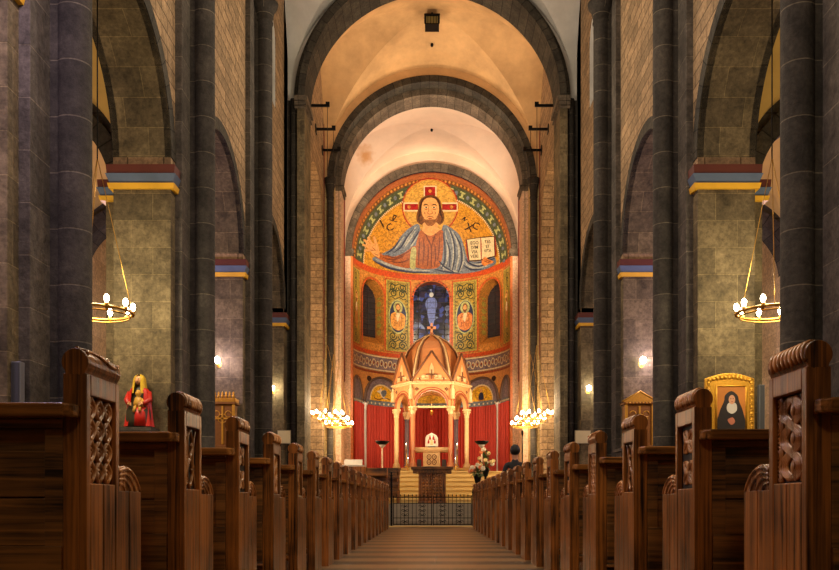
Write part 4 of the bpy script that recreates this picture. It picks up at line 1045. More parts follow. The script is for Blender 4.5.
for s, side in ((-1,'left'),(1,'right')):
    for k, (y, wd) in enumerate(((26.95,'nearest the pews'),(28.65,'in the middle'),(30.35,'nearest the altar'))):
        x = s*3.36+(-0.0)
        chandelier(x, y, 3.49, 0.50, 10, 13.42, 'glowing ring chandelier over the crossing on the %s, %s of its three' % (side, wd), 'ring chandeliers of the crossing')
        br = empty('wall_bracket', (s*3.97, y, 13.45), label='black iron bracket high on the %s crossing wall, %s of its three' % (side, wd), cat='bracket', group='iron brackets high in the crossing')
        c = MB(); c.box(0, -s*0.03, -0.12, 0.12, -0.14, 0.14); c.build('wall_plate', M['iron'], br)
        c = MB(); c.box(-s*0.03, -s*0.68, -0.035, 0.035, -0.035, 0.035); c.box(-s*0.55, -s*0.68, -0.02, 0.02, 0.035, 0.12); c.build('arm', M['iron'], br)
    for y, wd in ((12.5,'in the nearest visible bay'),):
        chandelier(s*5.02, y, 3.54, 0.50, 10, 8.24, 'ring chandelier with warm bulbs in the side aisle on the %s, behind the first pier' % side, 'ring chandeliers of the side aisles')
    for y in (17.5-0.0, 6.8, 1.3):
        pass
def sconce(x, y, z, label):
    root = empty('wall_lamp', (x,y,z), label=label, cat='lamp', group='white wall lamps on the pier faces')
    c = MB(); c.prism([(0.06*cos(2*pi*k/16), 0.09*sin(2*pi*k/16)) for k in range(16)], 'y', -0.02, 0); c.build('back_plate', M['brass'], root)
    c = MB(); c.tube([(0,-0.02,-0.02),(0,-0.12,-0.07),(0,-0.18,-0.06),(0,-0.18,-0.01)], 0.012, 6); c.build('arm', M['brass'], root)
    c = MB(); c.lathe([(0.02,-0.01),(0.06,0.02),(0.075,0.07),(0.06,0.12),(0.02,0.145),(0.001,0.147)], (0,-0.18), 14); c.build('lamp_globe', M['lampglass'], root)
for s, side in ((-1,'left'),(1,'right')):
    sconce(-4.935 if s < 0 else 4.80, 20.2-HP, 3.90, 'small bright white wall lamp on the third visible pier, %s side' % side)
    sconce(-4.695 if s < 0 else 4.585, YD0, 4.0, 'small bright white wall lamp on the crossing pier, %s side' % side)
# lantern and hooks of the vaults
zt = vault_h(0, 28.7, *VX_CROSS)
r0 = empty('hanging_lantern', (0, 28.7, zt-0.52), label='square dark metal lantern at the top of the tan crossing vault', cat='lantern')
c = MB(); c.box(-0.27,0.27,-0.27,0.27,0.30,0.34); c.box(-0.24,0.24,-0.24,0.24,0,0.03)
for sx in (-1,1):
    for sy in (-1,1): c.box(sx*0.24,sx*0.21,sy*0.24,sy*0.21,0.03,0.30)
for k in range(1,5): 
    xx = -0.24+0.096*k; c.box(xx-0.008,xx+0.008,-0.235,-0.225,0.03,0.30); c.box(xx-0.008,xx+0.008,0.225,0.235,0.03,0.30)
c.build('cage', M['iron'], r0)
c = MB(); c.box(-0.20,0.20,-0.20,0.20,0.032,0.29); c.build('lantern_glass', plain('olive_lantern_glass', S(120,112,66), 0.3), r0)
c = MB(); c.lathe([(0.28,0.34),(0.06,0.42),(0.03,0.44),(0.03,0.53)], n=16); c.build('cap', M['iron'], r0)
for (x, y, vd, wd) in ((-0.0, 30.15, VX_CROSS, 'on the tan crossing vault above the stepped arch'), (0.0, 33.9+1.0, VX_CHOIR, 'at the crown of the pale vault'), (-2.95, 34.9, VX_CHOIR, 'on the left slope of the pale vault'), (2.95, 34.9, VX_CHOIR, 'on the right slope of the pale vault')):
    z = vault_h(x, y, *vd); c = MB(); c.lathe([(0.04,z-0.10),(0.055,z-0.06),(0.05,z-0.02),(0.03,z+0.03)], (x,y), 10)
    o = c.build('ceiling_hook', M['iron']); tag(o, 'small black iron hook '+wd, 'hook', 'iron hooks in the vaults')
# ================================================================== THE SANCTUARY
def xform(mb, i0, ang, ox, oy):
    c, s_ = cos(ang), sin(ang)
    for i in range(i0, len(mb.v)):
        x, y, z = mb.v[i]; mb.v[i] = (ox+c*x-s_*y, oy+s_*x+c*y, z)
M['cib'] = plain('golden_carved_stone', S(206,148,90), 0.55, var=0.35, scale=7, bump=0.5)
M['cib2'] = plain('pale_carved_stone', S(220,184,130), 0.55, var=0.3, scale=11, bump=0.5)
M['cibrose'] = plain('rose_brown_moulding', S(158,78,46), 0.5)
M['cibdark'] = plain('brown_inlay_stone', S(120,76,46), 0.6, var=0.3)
M['cibroof'] = plain('orange_roof_stone', S(206,134,76), 0.6, var=0.25, scale=6)
M['marble_dark'] = plain('violet_grey_marble', S(110,92,98), 0.25, var=0.35, scale=7)
M['marble_rose'] = plain('rose_marble', S(214,140,96), 0.25, var=0.25, scale=6)
CY = 36.35
zb = ZF+0.28
HEX = [(-0.79,-1.2),(0.79,-1.2),(1.52,0.0),(1.10,1.2),(-1.10,1.2),(-1.52,0.0)]
b = MB(); b.prism([(1.3*x, 1.22*y) for x, y in HEX], 'z', ZF, ZF+0.14); b.prism([(1.17*x, 1.1*y) for x, y in HEX], 'z', ZF+0.14, zb)
o = b.build('altar_platform', M['stepwarm'], bevel=0.01); o.location = (0,CY,0); tag(o, 'six sided stone platform under the altar canopy', 'platform', kind='structure')
ci = empty('altar_canopy', (0,CY,zb), label='six sided carved golden stone canopy with gables and a cross over the high altar', cat='altar canopy')
zc0 = 4.74-zb; zc1 = 5.66-zb
for k, (x, y) in enumerate(HEX):
    b = MB(); r = 0.095 if k in (0,1,2,5) else 0.10
    b.lathe([(0.17,0),(0.17,0.08),(0.14,0.12),(0.15,0.17),(r*1.2,0.22),(r,0.26),(r,zc0-0.36),(r*1.25,zc0-0.34),(r*1.05,zc0-0.31)], (x,y), 16)
    o = b.build('column', M['marble_dark'] if k in (3,4) else (M['marble_rose'] if k in (0,1) else M['cib2']), ci)
    if k in (3,4): o['label'] = 'dark violet marble column'
    b = MB(); b.lathe([(r*1.05,zc0-0.31),(r*1.3,zc0-0.2),(0.15,zc0-0.1),(0.19,zc0-0.06),(0.19,zc0)], (x,y), 12, smooth=False)
    for q in range(8): b.ball((x+0.14*cos(q*pi/4), y+0.14*sin(q*pi/4), zc0-0.13), 0.04, 6, 5)
    b.build('capital', M['cib2'], o)
gb_w = {0:0.0}
for k in range(6):
    (xa, ya), (xb, yb) = HEX[k], HEX[(k+1) % 6]; L = math.hypot(xb-xa, yb-ya); ang = math.atan2(yb-ya, xb-xa); mx, my = (xa+xb)/2, (ya+yb)/2
    r = L/2-0.15; zs = zc0+0.02; top = zc1
    b = MB(); i0 = 0
    rr = min(r, top-zs-0.12)
    if rr < r:   # stilted-free: use elliptical by scaling
        b.arch_panel('x', -L/2, L/2, 0, r, 0, (top-zs)*r/rr, -0.09, 0.09, n=20)
        b.v = [(x, y, zs+z*rr/r) for x, y, z in b.v]
    else: b.arch_panel('x', -L/2, L/2, 0, r, zs, top, -0.09, 0.09, n=20)
    xform(b, 0, ang, mx, my); b.build('arch_wall', M['cib'], ci, weld=False)
    b = MB(); f = rr/r
    b.tube([(-(r+0.03)*cos(pi*q/20), -0.10, zs+(r+0.03)*f*sin(pi*q/20)) for q in range(21)], 0.035, 6)
    b.tube([(-(r+0.13)*cos(pi*q/20), -0.10, zs+(r+0.13)*f*sin(pi*q/20)) for q in range(2,19)], 0.02, 6)
    xform(b, 0, ang, mx, my); b.build('arch_moulding', M['cibrose'], ci)
    b = MB()
    for sx in (-1,1):
        for q in range(4): b.ball((sx*(L/2-0.17)+0.045*cos(q*pi/2),-0.10,zc1-0.20+0.045*sin(q*pi/2)),0.035,6,4,1,0.5,1)
    xform(b, 0, ang, mx, my); b.build('spandrel_inlay', M['cibdark'], ci)
    # gable
    gz = 7.0-zb; hw = L/2+0.02; b = MB()
    b.prism([(-hw,zc1+0.15),(hw,zc1+0.15),(0,gz)], 'y', -0.13, 0.02); xform(b, 0, ang, mx, my); g = b.build('gable', M['cibroof'], ci)
    b = MB(); b.tube([(-hw-0.03,-0.14,zc1+0.15),(0,-0.14,gz+0.05)], 0.045, 6); b.tube([(hw+0.03,-0.14,zc1+0.15),(0,-0.14,gz+0.05)], 0.045, 6)
    xform(b, 0, ang, mx, my); b.build('gable_edge', M['cibdark'], g)
    b = MB()
    b.prism([(x_*0.12, zc1+0.62+z_*0.28) for x_, z_ in ((0,-1),(0.9,-0.5),(0.7,0.3),(0,1),(-0.7,0.3),(-0.9,-0.5))], 'y', -0.16, -0.12)
    for sx in (-1,1):
        b.ball((sx*hw*0.42,-0.13,zc1+0.32), 0.09, 8, 6, 1,0.4,1); b.ball((sx*hw*0.22,-0.13,zc1+0.36), 0.07, 8, 6, 1,0.4,1)
        b.tube([(sx*hw*0.75,-0.13,zc1+0.24),(sx*hw*0.5,-0.14,zc1+0.22),(sx*0.1,-0.14,zc1+0.26)], 0.03, 5)
    xform(b, 0, ang, mx, my); b.build('gable_relief', M['cib2'], g)
    b = MB(); b.prism([(0.06*cos(q*pi/6)*(1.2 if q%3==0 else 0.8), zc1+0.40+0.10*sin(q*pi/6)) for q in range(12)], 'y', -0.155, -0.12); b.box(-0.24,0.24,-0.20,-0.12,zc1+0.375,zc1+0.42); b.box(-0.025,0.025,-0.20,-0.12,zc1+0.2,zc1+0.6)
    for sx in (-1,1): b.ball((sx*hw*0.62,-0.14,zc1+0.22),0.06,6,5,1,0.5,1)
    xform(b, 0, ang, mx, my); b.build('gable_inlay', M['cibdark'], g)
    b = MB()      # small figure on each spandrel corner
    x, y = xa*1.10, ya*1.10
    b.lathe([(0.10,zc1-0.62),(0.085,zc1-0.35),(0.10,zc1-0.22),(0.05,zc1-0.14),(0.062,zc1-0.08),(0.04,zc1-0.02),(0.001,zc1-0.01)], (x,y), 10)
    b.build('corner_figure', M['cib2'], ci)
b = MB()
for (f, a, c) in ((1.10,zc1,zc1+0.05),(1.16,zc1+0.05,zc1+0.11),(1.07,zc1+0.11,zc1+0.16)): b.prism([(x*f,y*f) for x,y in HEX], 'z', a, c)
for k in range(6):
    (xa, ya), (xb, yb) = HEX[k], HEX[(k+1) % 6]
    for q in range(10): b.ball((1.16*(xa+(xb-xa)*(q+.5)/10), 1.16*(ya+(yb-ya)*(q+.5)/10), zc1+0.08), 0.035, 6, 4)
b.build('cornice', M['cib2'], ci)
prof = [(0.96,zc1+0.16),(0.88,6.3-zb),(0.77,6.85-zb),(0.66,7.25-zb),(0.45,7.62-zb),(0.18,7.86-zb),(0.06,7.92-zb)]
b = MB(); b.loft([[(x*f,y*f,z) for x,y in HEX] for f,z in prof], smooth=False); b.build('roof', M['cibroof'], ci)
b = MB(); b.box(-0.78,0.78,-1.26,-1.16,zc0-0.06,zc0+0.02); b.build('tie_beam', M['cib2'], ci)
for k in range(6):
    x, y = HEX[k]; b = MB(); b.tube([(x*f*1.02,y*f*1.02,z+0.02) for f,z in prof], 0.055, 6); r_ = b.build('roof_rib', M['cib2'], ci)
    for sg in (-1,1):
        b = MB(); b.tube([(x*f*1.0-sg*y*0.07*f,y*f*1.0+sg*x*0.07*f,z+0.0) for f,z in prof[:-1]], 0.045, 6); b.build('rib_side_moulding', M['cibdark'], r_)  # dark brown strip along each flank of the roof rib
b = MB(); z0 = 7.9-zb
b.lathe([(0.10,z0),(0.12,z0+0.05),(0.05,z0+0.1),(0.09,z0+0.15),(0.04,z0+0.18)], n=12)
b.box(-0.045,0.045,-0.04,0.04,z0+0.15,z0+0.58); b.box(-0.19,0.19,-0.04,0.04,z0+0.33,z0+0.43)
b.build('cross', plain('rose_stone_cross', S(236,158,110), 0.5), ci)
# high altar and what stands on it
AY = 35.75
al = empty('high_altar', (0,AY,zb), label='pale stone high altar under the carved canopy', cat='altar')
b = MB(); b.box(-0.74,0.74,-0.42,0.42,0.74,0.86); b.box(-0.68,0.68,-0.38,0.38,0.68,0.74); b.build('altar_top', M['cib2'], al, bevel=0.01)
b = MB(); b.box(-0.36,0.36,-0.30,0.30,0.06,0.68); b.box(-0.44,0.44,-0.36,0.36,0,0.06); b.build('altar_block', M['cib2'], al, bevel=0.01)
b = MB()
for x in (-0.11,0.11):
    for z in (0.24,0.46): b.tube([(x+0.085*cos(2*pi*q/16),-0.305,z+0.095*sin(2*pi*q/16)) for q in range(16)], 0.022, 6, closed=True); b.ball((x,-0.30,z),0.03,8,6,1,0.4,1)
b.build('ring_relief', M['cibdark'], al)
for s in (-1,1):
    b = MB(); b.box(s*0.44,s*0.62,-0.24,0.24,0,0.36); b.build('side_block', plain('dark_side_stone', S(58,46,44), 0.5), al, bevel=0.01)
tb = empty('tabernacle', (0,AY+0.05,zb+0.86), label='small white pointed tabernacle with red figures standing on the high altar', cat='tabernacle')
b = MB(); b.prism([(-0.27,0.06),(0.27,0.06),(0.27,0.42),(0.20,0.54),(0,0.64),(-0.20,0.54),(-0.27,0.42)], 'y', -0.15, 0.15); b.build('housing', plain('white_enamel', S(240,232,214), 0.35, var=0.08), tb, bevel=0.01)
b = MB(); b.box(-0.16,0.16,-0.18,0.18,0,0.06); b.build('foot', plain('black_foot', S(30,24,24), 0.4), tb)
for sx, z in ((-0.13,0.28),(0.13,0.28),(-0.07,0.44),(0.07,0.44)):
    b = MB(); b.lathe([(0.035,z-0.10),(0.045,z-0.02),(0.02,z+0.03),(0.026,z+0.06),(0.001,z+0.09)], (sx,-0.155), 8, sy=0.5); b.build('figure_relief', plain('red_enamel', S(176,44,36), 0.4), tb)
b = MB(); b.prism([(-0.06,0.12),(0.06,0.12),(0.06,0.30),(0,0.36),(-0.06,0.30)], 'y', -0.165, -0.14); b.build('door', plain('pale_gold', S(230,196,140), 0.4, 0.3), tb)
def candlestick(x, y, z, h, label, group):
    r = empty('candlestick', (x,y,z), label=label, cat='candlestick', group=group)
    b = MB(); b.lathe([(0.09,0),(0.09,0.03),(0.03,0.07),(0.018,0.12),(0.03,h*0.5),(0.016,h*0.55),(0.016,h-0.25),(0.06,h-0.22),(0.02,h-0.2)], n=12); b.build('stem', M['brass'], r)
    b = MB(); b.lathe([(0.022,h-0.2),(0.022,h-0.02),(0.004,h-0.01),(0.003,h+0.01)], n=10); b.build('candle', plain('white_wax', S(240,232,214), 0.5, var=0.05), r)
    b = MB(); b.lathe([(0.004,h),(0.011,h+0.02),(0.001,h+0.06)], n=8); b.build('flame', M['bulb'], r)
for s, side in ((-1,'left'),(1,'right')):
    candlestick(s*1.06, 34.95, zb, 0.95, 'tall brass candlestick on the %s before the canopy' % side, 'candlesticks at the high altar')
    candlestick(s*0.98, 34.60, ZF, 0.62, 'low brass candlestick on the platform edge, %s of the high altar' % side, 'candlesticks at the high altar')
r = empty('sanctuary_lamp', (0,CY-0.35,5.0), label='small gold lamp hanging on a beaded chain inside the canopy', cat='lamp')
b = MB(); b.lathe([(0.001,-0.55),(0.03,-0.53),(0.07,-0.45),(0.075,-0.38),(0.05,-0.34)], n=12); b.build('bowl', M['gold'], r)
b = MB()
for k in range(12): b.ball((0,0,-0.33+k*0.1), 0.022, 6, 5)
b.tube([(0,0,-0.35),(0,0,0.85)], 0.006, 5); b.build('chain', M['gold'], r)
b = MB(); b.prism([(x*0.98,y*0.98) for x,y in HEX], 'z', 5.84-zb-0.0, 5.86-zb); o = b.build('canopy_ceiling', M['cibroof'], ci)

# ---- crossing furniture
wa = empty('wooden_altar', (0.0,27.35,0.68), label='dark carved wooden altar table in front of the yellow steps', cat='altar')
b = MB(); b.box(-0.68,0.68,-0.45,0.45,1.10,1.19); b.box(-0.62,0.62,-0.40,0.40,0.98,1.10)
for k in range(14): b.box(-0.62+k*0.0915,-0.575+k*0.0915,-0.425,-0.39,0.99,1.09)
b.build('table_top', M['oak_h'], wa, bevel=0.006)
b = MB(); b.box(-0.41,0.41,-0.32,0.32,0.05,0.98); b.box(-0.46,0.46,-0.36,0.36,0,0.07)
for x in (-0.39,0.39): b.box(x-0.05,x+0.05,-0.36,-0.30,0.07,0.98)
b.build('table_base', M['oak_v'], wa, bevel=0.006)
b = MB()
for i in range(6):
    for j in range(8): b.ball((-0.275+0.11*i,-0.32,0.15+0.105*j), 0.038, 8, 6, 1,0.6,1)
for i in range(7): b.tube([(-0.33+0.11*i,-0.325,0.08),(-0.33+0.11*i,-0.325,0.97)],0.012,5)
b.build('carved_bosses', M['oak_carve'], wa)
def bowlstand(x, y, label):
    r = empty('bowl_stand', (x,y,0.68), label=label, cat='stand', group='stands with dark bowls beside the altar steps')
    b = MB(); b.lathe([(0.19,0),(0.19,0.03),(0.07,0.08),(0.03,0.12)], n=18); b.build('foot', M['iron'], r)
    b = MB(); b.lathe([(0.028,0.1),(0.026,1.95)], n=12); b.build('pole', plain('pale_pole', S(228,196,160), 0.4), r)
    b = MB(); b.lathe([(0.03,1.94),(0.10,2.02),(0.13,2.08),(0.02,2.06)], n=14); b.build('cup', M['marble_white'], r)
    b = MB(); b.lathe([(0.03,2.02),(0.15,2.07),(0.24,2.15),(0.25,2.19),(0.23,2.19),(0.12,2.12),(0.001,2.10)], n=22); b.build('bowl', M['iron'], r)
bowlstand(-1.74, 29.4, 'tall pale stand with a dark bowl left of the altar steps'); bowlstand(1.74, 29.4, 'tall pale stand with a dark bowl right of the altar steps, behind the flowers')
M['leaf'] = plain('leaf_green', S(70,92,44), 0.6, var=0.5, scale=12)
M['leafpale'] = plain('pale_leaf_green', S(128,140,76), 0.6, var=0.4, scale=12)
def flowers(x, y, z, stand_h, w, h, cols, label, seed):
    rnd = random.Random(seed)
    r = empty('flower_arrangement', (x,y,z), label=label, cat='flowers')
    b = MB(); b.lathe([(0.16,0),(0.16,0.04),(0.05,0.09),(0.04,stand_h-0.32),(0.08,stand_h-0.28),(0.12,stand_h-0.12),(0.13,stand_h),(0.10,stand_h)], n=16); b.build('pedestal_vase', M['iron'], r)
    b = MB()
    for k in range(90):
        a = rnd.uniform(0,2*pi); e = rnd.uniform(0.05,1.0); L = rnd.uniform(0.6,1.0)
        tip = Vector((w*L*cos(a)*cos(e*1.5)*1.0, w*L*sin(a)*cos(e*1.5), stand_h-0.05+h*L*sin(e*1.5)-0.10*(1-e)))
        base = Vector((0,0,stand_h-0.03)); mid = base.lerp(tip,0.6)+Vector((0,0,0.05)); d = (tip-mid).normalized(); sd_ = d.cross(Vector((0,0,1)))
        if sd_.length < 1e-3: sd_ = Vector((1,0,0))
        sd_.normalize(); ww = rnd.uniform(0.025,0.05)
        b.tube([base,mid,tip],0.004,4)
        m2 = mid.lerp(tip,0.5)+Vector((0,0,0.012))
        b.face([mid,m2+sd_*ww,tip]); b.face([mid,tip,m2-sd_*ww])
    o = b.build('foliage', M['leaf'], r, weld=False); o['kind'] = 'stuff'
    for k in range(14):
        a = rnd.uniform(0,2*pi); e = rnd.uniform(0.1,1.0); L = rnd.uniform(0.75,1.02)
        p = (w*L*cos(a)*cos(e*1.5), w*L*sin(a)*cos(e*1.5)*1.0-0.02, stand_h-0.03+h*L*sin(e*1.5))
        b = MB(); rr = rnd.uniform(0.05,0.075); b.ball(p, rr*0.5, 8, 6)
        for q in range(7):
            g = 2*pi*q/7; b.ball((p[0]+rr*0.6*cos(g), p[1]+rr*0.35*sin(g)-0.02, p[2]+rr*0.6*sin(g)), rr*0.5, 6, 5, 1,0.6,1)
        b.build('blossom', cols[k % len(cols)], r)
fw = [plain('white_petal', S(240,228,206), 0.6, var=0.1), plain('pink_petal', S(232,150,120), 0.6, var=0.15), plain('orange_petal', S(226,120,64), 0.6, var=0.15), plain('cream_petal', S(232,204,140), 0.6, var=0.15)]
flowers(1.46, 27.0, 0.68, 0.95, 0.34, 0.34, [fw[0],fw[1],fw[0],fw[2]], 'low arrangement of white and pink flowers on a stand right of the wooden altar', 3)
flowers(1.80, 28.3, 0.68, 1.22, 0.30, 0.72, [fw[3],fw[0],fw[3],fw[2]], 'taller arrangement of cream flowers behind the white and pink one', 5)
# reading desk, chair and organ console on the left
dk = empty('reading_desk', (-1.72,28.9,0.68), label='low dark wooden desk left of the altar steps', cat='desk')
b = MB(); b.box(-0.66,0.66,-0.25,0.25,1.16,1.22); b.box(-0.64,0.64,-0.22,-0.19,0.95,1.16); b.build('desk_top', M['oak_h'], dk, bevel=0.006)
for s in (-1,1): b = MB(); b.box(s*0.60,s*0.52,-0.22,0.22,0,1.16); b.build('side_panel', M['oak_v'], dk)
b = MB(); b.box(-0.52,0.52,0.15,0.19,0.2,1.16); b.build('modesty_panel', M['oak_h'], dk)
ch = empty('wooden_chair', (-1.28,27.75,0.68), label='dark wooden chair between the iron gate and the reading desk', cat='chair')
b = MB(); b.box(-0.21,0.21,-0.2,0.22,0.43,0.47); b.build('seat', M['oak_h'], ch, bevel=0.006)
for sx in (-1,1):
    b = MB(); b.box(sx*0.21,sx*0.17,-0.2,-0.16,0,1.18); b.build('leg', M['oak_v'], ch)
    b = MB(); b.box(sx*0.21,sx*0.17,0.18,0.22,0,0.43); b.build('leg', M['oak_v'], ch)
b = MB()
for z in (0.62,0.84,1.06): b.box(-0.17,0.17,-0.195,-0.17,z,z+0.09)
b.build('backrest', M['oak_h'], ch)
og = empty('organ_console', (-2.62,27.9,0.68), label='dark organ console with a pale music shelf, left beyond the last pews', cat='organ console')
b = MB(); b.box(-0.42,0.42,-0.3,0.3,0,1.22); b.build('case', M['oak_v'], og, bevel=0.008)
b = MB(); b.box(-0.36,0.36,-0.28,0.2,1.22,1.27); b.prism([(-0.05,1.27),(0.0,1.27),(0.12,1.47),(0.09,1.47)], 'x', -0.3, 0.3); b.build('music_shelf', plain('pale_grey_shelf', S(196,190,184), 0.5), og)
# iron gate with its posts
GY = 24.74
ga = empty('iron_gate', (0,GY,0), label='low black wrought iron gate with scroll panels closing the end of the aisle', cat='gate')
for s in (-1,1):
    b = MB(); b.box(s*0.012,s*1.16,-0.015,0.015,0.855,0.885); b.box(s*0.012,s*1.16,-0.012,0.012,0.06,0.085); b.box(s*0.012,s*1.16,-0.012,0.012,0.25,0.27); b.box(s*0.012,s*1.16,-0.012,0.012,0.68,0.70)
    for x in (0.012,1.135): b.box(s*x,s*(x+0.025),-0.016,0.016,0.04,0.92)
    fr_ = b.build('gate_frame', M['iron'], ga)
    for k in range(1,10):
        x = s*(0.02+k*0.114); b = MB(); b.tube([(x,0,0.05),(x,0,0.87)],0.009,6); b.lathe([(0.001,0.97),(0.018,0.925),(0.006,0.885)][::-1],(x,0),6); b.build('bar', M['iron'], ga)
    for x0 in (0.30,0.80):
        b = MB()
        for zc in (0.15,0.34,0.47,0.60):
            for q in (-1,1): b.tube([(s*x0+q*(0.058+0.05*(1-k/14)*cos(k*0.55)),-0.005,zc+0.055*(1-k/16)*sin(k*0.55)) for k in range(13)],0.008,5)
            b.ball((s*x0,-0.004,zc),0.022,6,5)
        b.build('scroll_panel', M['iron'], ga)
for s, side in ((-1,'left'),(1,'right')):
    H = 1.50 if s < 0 else 1.0; b = MB(); b.box(s*1.175,s*1.235,GY-0.03,GY+0.03,0,H)
    b.lathe([(0.045,H),(0.045,H+0.02),(0.02,H+0.05),(0.04,H+0.09),(0.001,H+0.13)], (s*1.205,GY), 10)
    o = b.build('gate_post', M['iron']); tag(o, 'square black iron post at the %s end of the gate' % side, 'post')
pm = empty('microphone_stand', (2.90,27.0,0.68), label='thin black upright stand right of the crossing, behind the pews', cat='stand')
b = MB(); b.lathe([(0.17,0),(0.17,0.02),(0.03,0.05)], n=16); b.build('foot', M['iron'], pm)
b = MB(); b.tube([(0,0,0.03),(0,0,2.22)],0.018,8); b.build('pole', M['iron'], pm)
b = MB(); b.lathe([(0.02,2.18),(0.035,2.24),(0.035,2.33),(0.01,2.36)], n=10); b.build('microphone_head', M['iron'], pm)

# ================================================================== ALONG THE PIERS
# statue on its corbel, second pier left
P2 = 14.8-HP
x, y, z = at(139, 428, P2-0.24); 
b = MB(); b.loft([[(x-0.12,P2-0.02,z-0.55),(x+0.12,P2-0.02,z-0.55),(x+0.12,P2-0.14,z-0.5),(x-0.12,P2-0.14,z-0.5)],[(x-0.26,P2+0.0,z-0.06),(x+0.26,P2+0.0,z-0.06),(x+0.26,P2-0.44,z-0.06),(x-0.26,P2-0.44,z-0.06)],[(x-0.26,P2,z),(x+0.26,P2,z),(x+0.26,P2-0.44,z),(x-0.26,P2-0.44,z)]], smooth=False)
o = b.build('stone_corbel', M['pilaster']); tag(o, 'stone corbel carrying the red robed statue', 'corbel')
st = empty('seated_statue', (x,P2-0.22,z), label='painted statue of a seated woman in a red mantle and gold veil holding a child', cat='statue')
def ell(cx, cy, z, rx, ry, n=18, fold=0.0, nf=7): return [(cx+rx*(1+fold*sin(nf*2*pi*i/n+1))*cos(2*pi*i/n), cy+ry*(1+fold*sin(nf*2*pi*i/n+1))*sin(2*pi*i/n), z) for i in range(n)]
b = MB()
b.loft([ell(0,-0.02,0,0.21,0.17,36,0.05),ell(0,-0.03,0.12,0.20,0.17,36,0.05),ell(0,-0.05,0.27,0.19,0.155,36,0.03),ell(0,-0.04,0.34,0.17,0.14,36),ell(0,0.02,0.40,0.14,0.10,36),ell(0,0.03,0.52,0.14,0.09,36),ell(0,0.03,0.60,0.155,0.085,36),ell(0,0.025,0.645,0.10,0.065,36),ell(0,0.02,0.665,0.042,0.042,36),ell(0,0.015,0.70,0.042,0.045,36),ell(0,0.0,0.725,0.06,0.07,36),ell(0,0.0,0.77,0.072,0.085,36),ell(0,0.005,0.82,0.065,0.078,36),ell(0,0.01,0.85,0.03,0.04,36)])
b.build('body', plain('dark_green_gown', S(52,48,30), 0.5, var=0.3), st)
b = MB()   # mantle: open in front
def mant(i, j):
    a = -0.30*pi+(1.60*pi)*i; z_ = 0.02+0.63*j; rx = 0.235-0.05*j-0.02*sin(pi*j)+0.012*sin(9*a); ry = 0.19-0.07*j+0.01*sin(9*a)
    if j > 0.85: rx *= 1-0.35*(j-0.85)/0.15
    return (rx*cos(a), -0.02+ry*sin(a)+0.03*j, z_)
b.grid(mant, 40, 14)
b.loft([ell(0.04,-0.10,0.02,0.13,0.115,20,0.05),ell(0.04,-0.11,0.2,0.125,0.105,20,0.05),ell(0.03,-0.10,0.33,0.12,0.09,20)])
b.build('red_mantle', plain('red_mantle_paint', S(196,34,22), 0.4, var=0.15), st, fixn=False)
b = MB()
def veil(i, j):
    a = -0.36*pi+(1.72*pi)*i; z_ = 0.56+0.325*j
    r = 0.130-0.045*j if j < 0.6 else 0.103*sqrt(max(0.02,1-((j-0.6)/0.4)**2))
    return (r*cos(a)*(1+0.04*sin(8*a)), 0.01+r*1.05*sin(a), z_)
b.grid(veil, 30, 14); b.build('gold_veil', plain('gold_veil_paint', S(214,172,44), 0.4, var=0.15), st, fixn=False)
b = MB(); b.ball((0,-0.045,0.775),0.064,14,10,0.95,0.98,1.15); b.lathe([(0.008,0.755),(0.014,0.763),(0.006,0.80)],(0,-0.109),8)
o = b.build('face', plain('painted_skin', S(222,160,110), 0.5, var=0.06), st)
b = MB(); b.ball((-0.022,-0.101,0.792),0.008,6,5); b.ball((0.022,-0.101,0.792),0.008,6,5); b.tube([(-0.016,-0.099,0.742),(0,-0.102,0.739),(0.016,-0.099,0.742)],0.004,5); b.build('eyes_and_mouth', plain('dark_paint', S(60,26,20), 0.5), o)
b = MB(); b.loft([ell(0.03,-0.14,0.33,0.09,0.06),ell(0.035,-0.15,0.40,0.075,0.055),ell(0.035,-0.15,0.47,0.06,0.045),ell(0.035,-0.15,0.50,0.025,0.025),ell(0.035,-0.155,0.52,0.042,0.045),ell(0.035,-0.155,0.56,0.048,0.05),ell(0.035,-0.155,0.60,0.02,0.025)])
b.tube([(0.09,-0.15,0.46),(0.12,-0.17,0.41),(0.07,-0.20,0.38)],0.018,6); b.tube([(0.0,-0.19,0.34),(-0.02,-0.22,0.24)],0.024,6); b.tube([(0.07,-0.19,0.34),(0.08,-0.22,0.25)],0.024,6)
b.build('child', plain('gold_child_paint', S(196,146,56), 0.45, var=0.2), st)
for sx in (-1,1):
    b = MB(); b.tube([(sx*0.15,0.0,0.58),(sx*0.19,-0.06,0.45),(sx*0.12,-0.18,0.38)],0.04,8,rads=[0.05,0.045,0.034])
    b.build('sleeve', plain('sleeve_paint', S(180,36,24), 0.45), st)
    b = MB(); b.ball((sx*0.105,-0.20,0.375),0.026,8,6)
    for q in range(4): b.tube([(sx*0.10,-0.215,0.385-0.012*q),(sx*0.075,-0.228,0.387-0.012*q),(sx*0.055,-0.225,0.385-0.012*q)],0.006,5)
    b.tube([(sx*0.105,-0.21,0.395),(sx*0.085,-0.22,0.412)],0.007,5); b.build('hand', plain('painted_hand', S(222,160,110), 0.5), st)

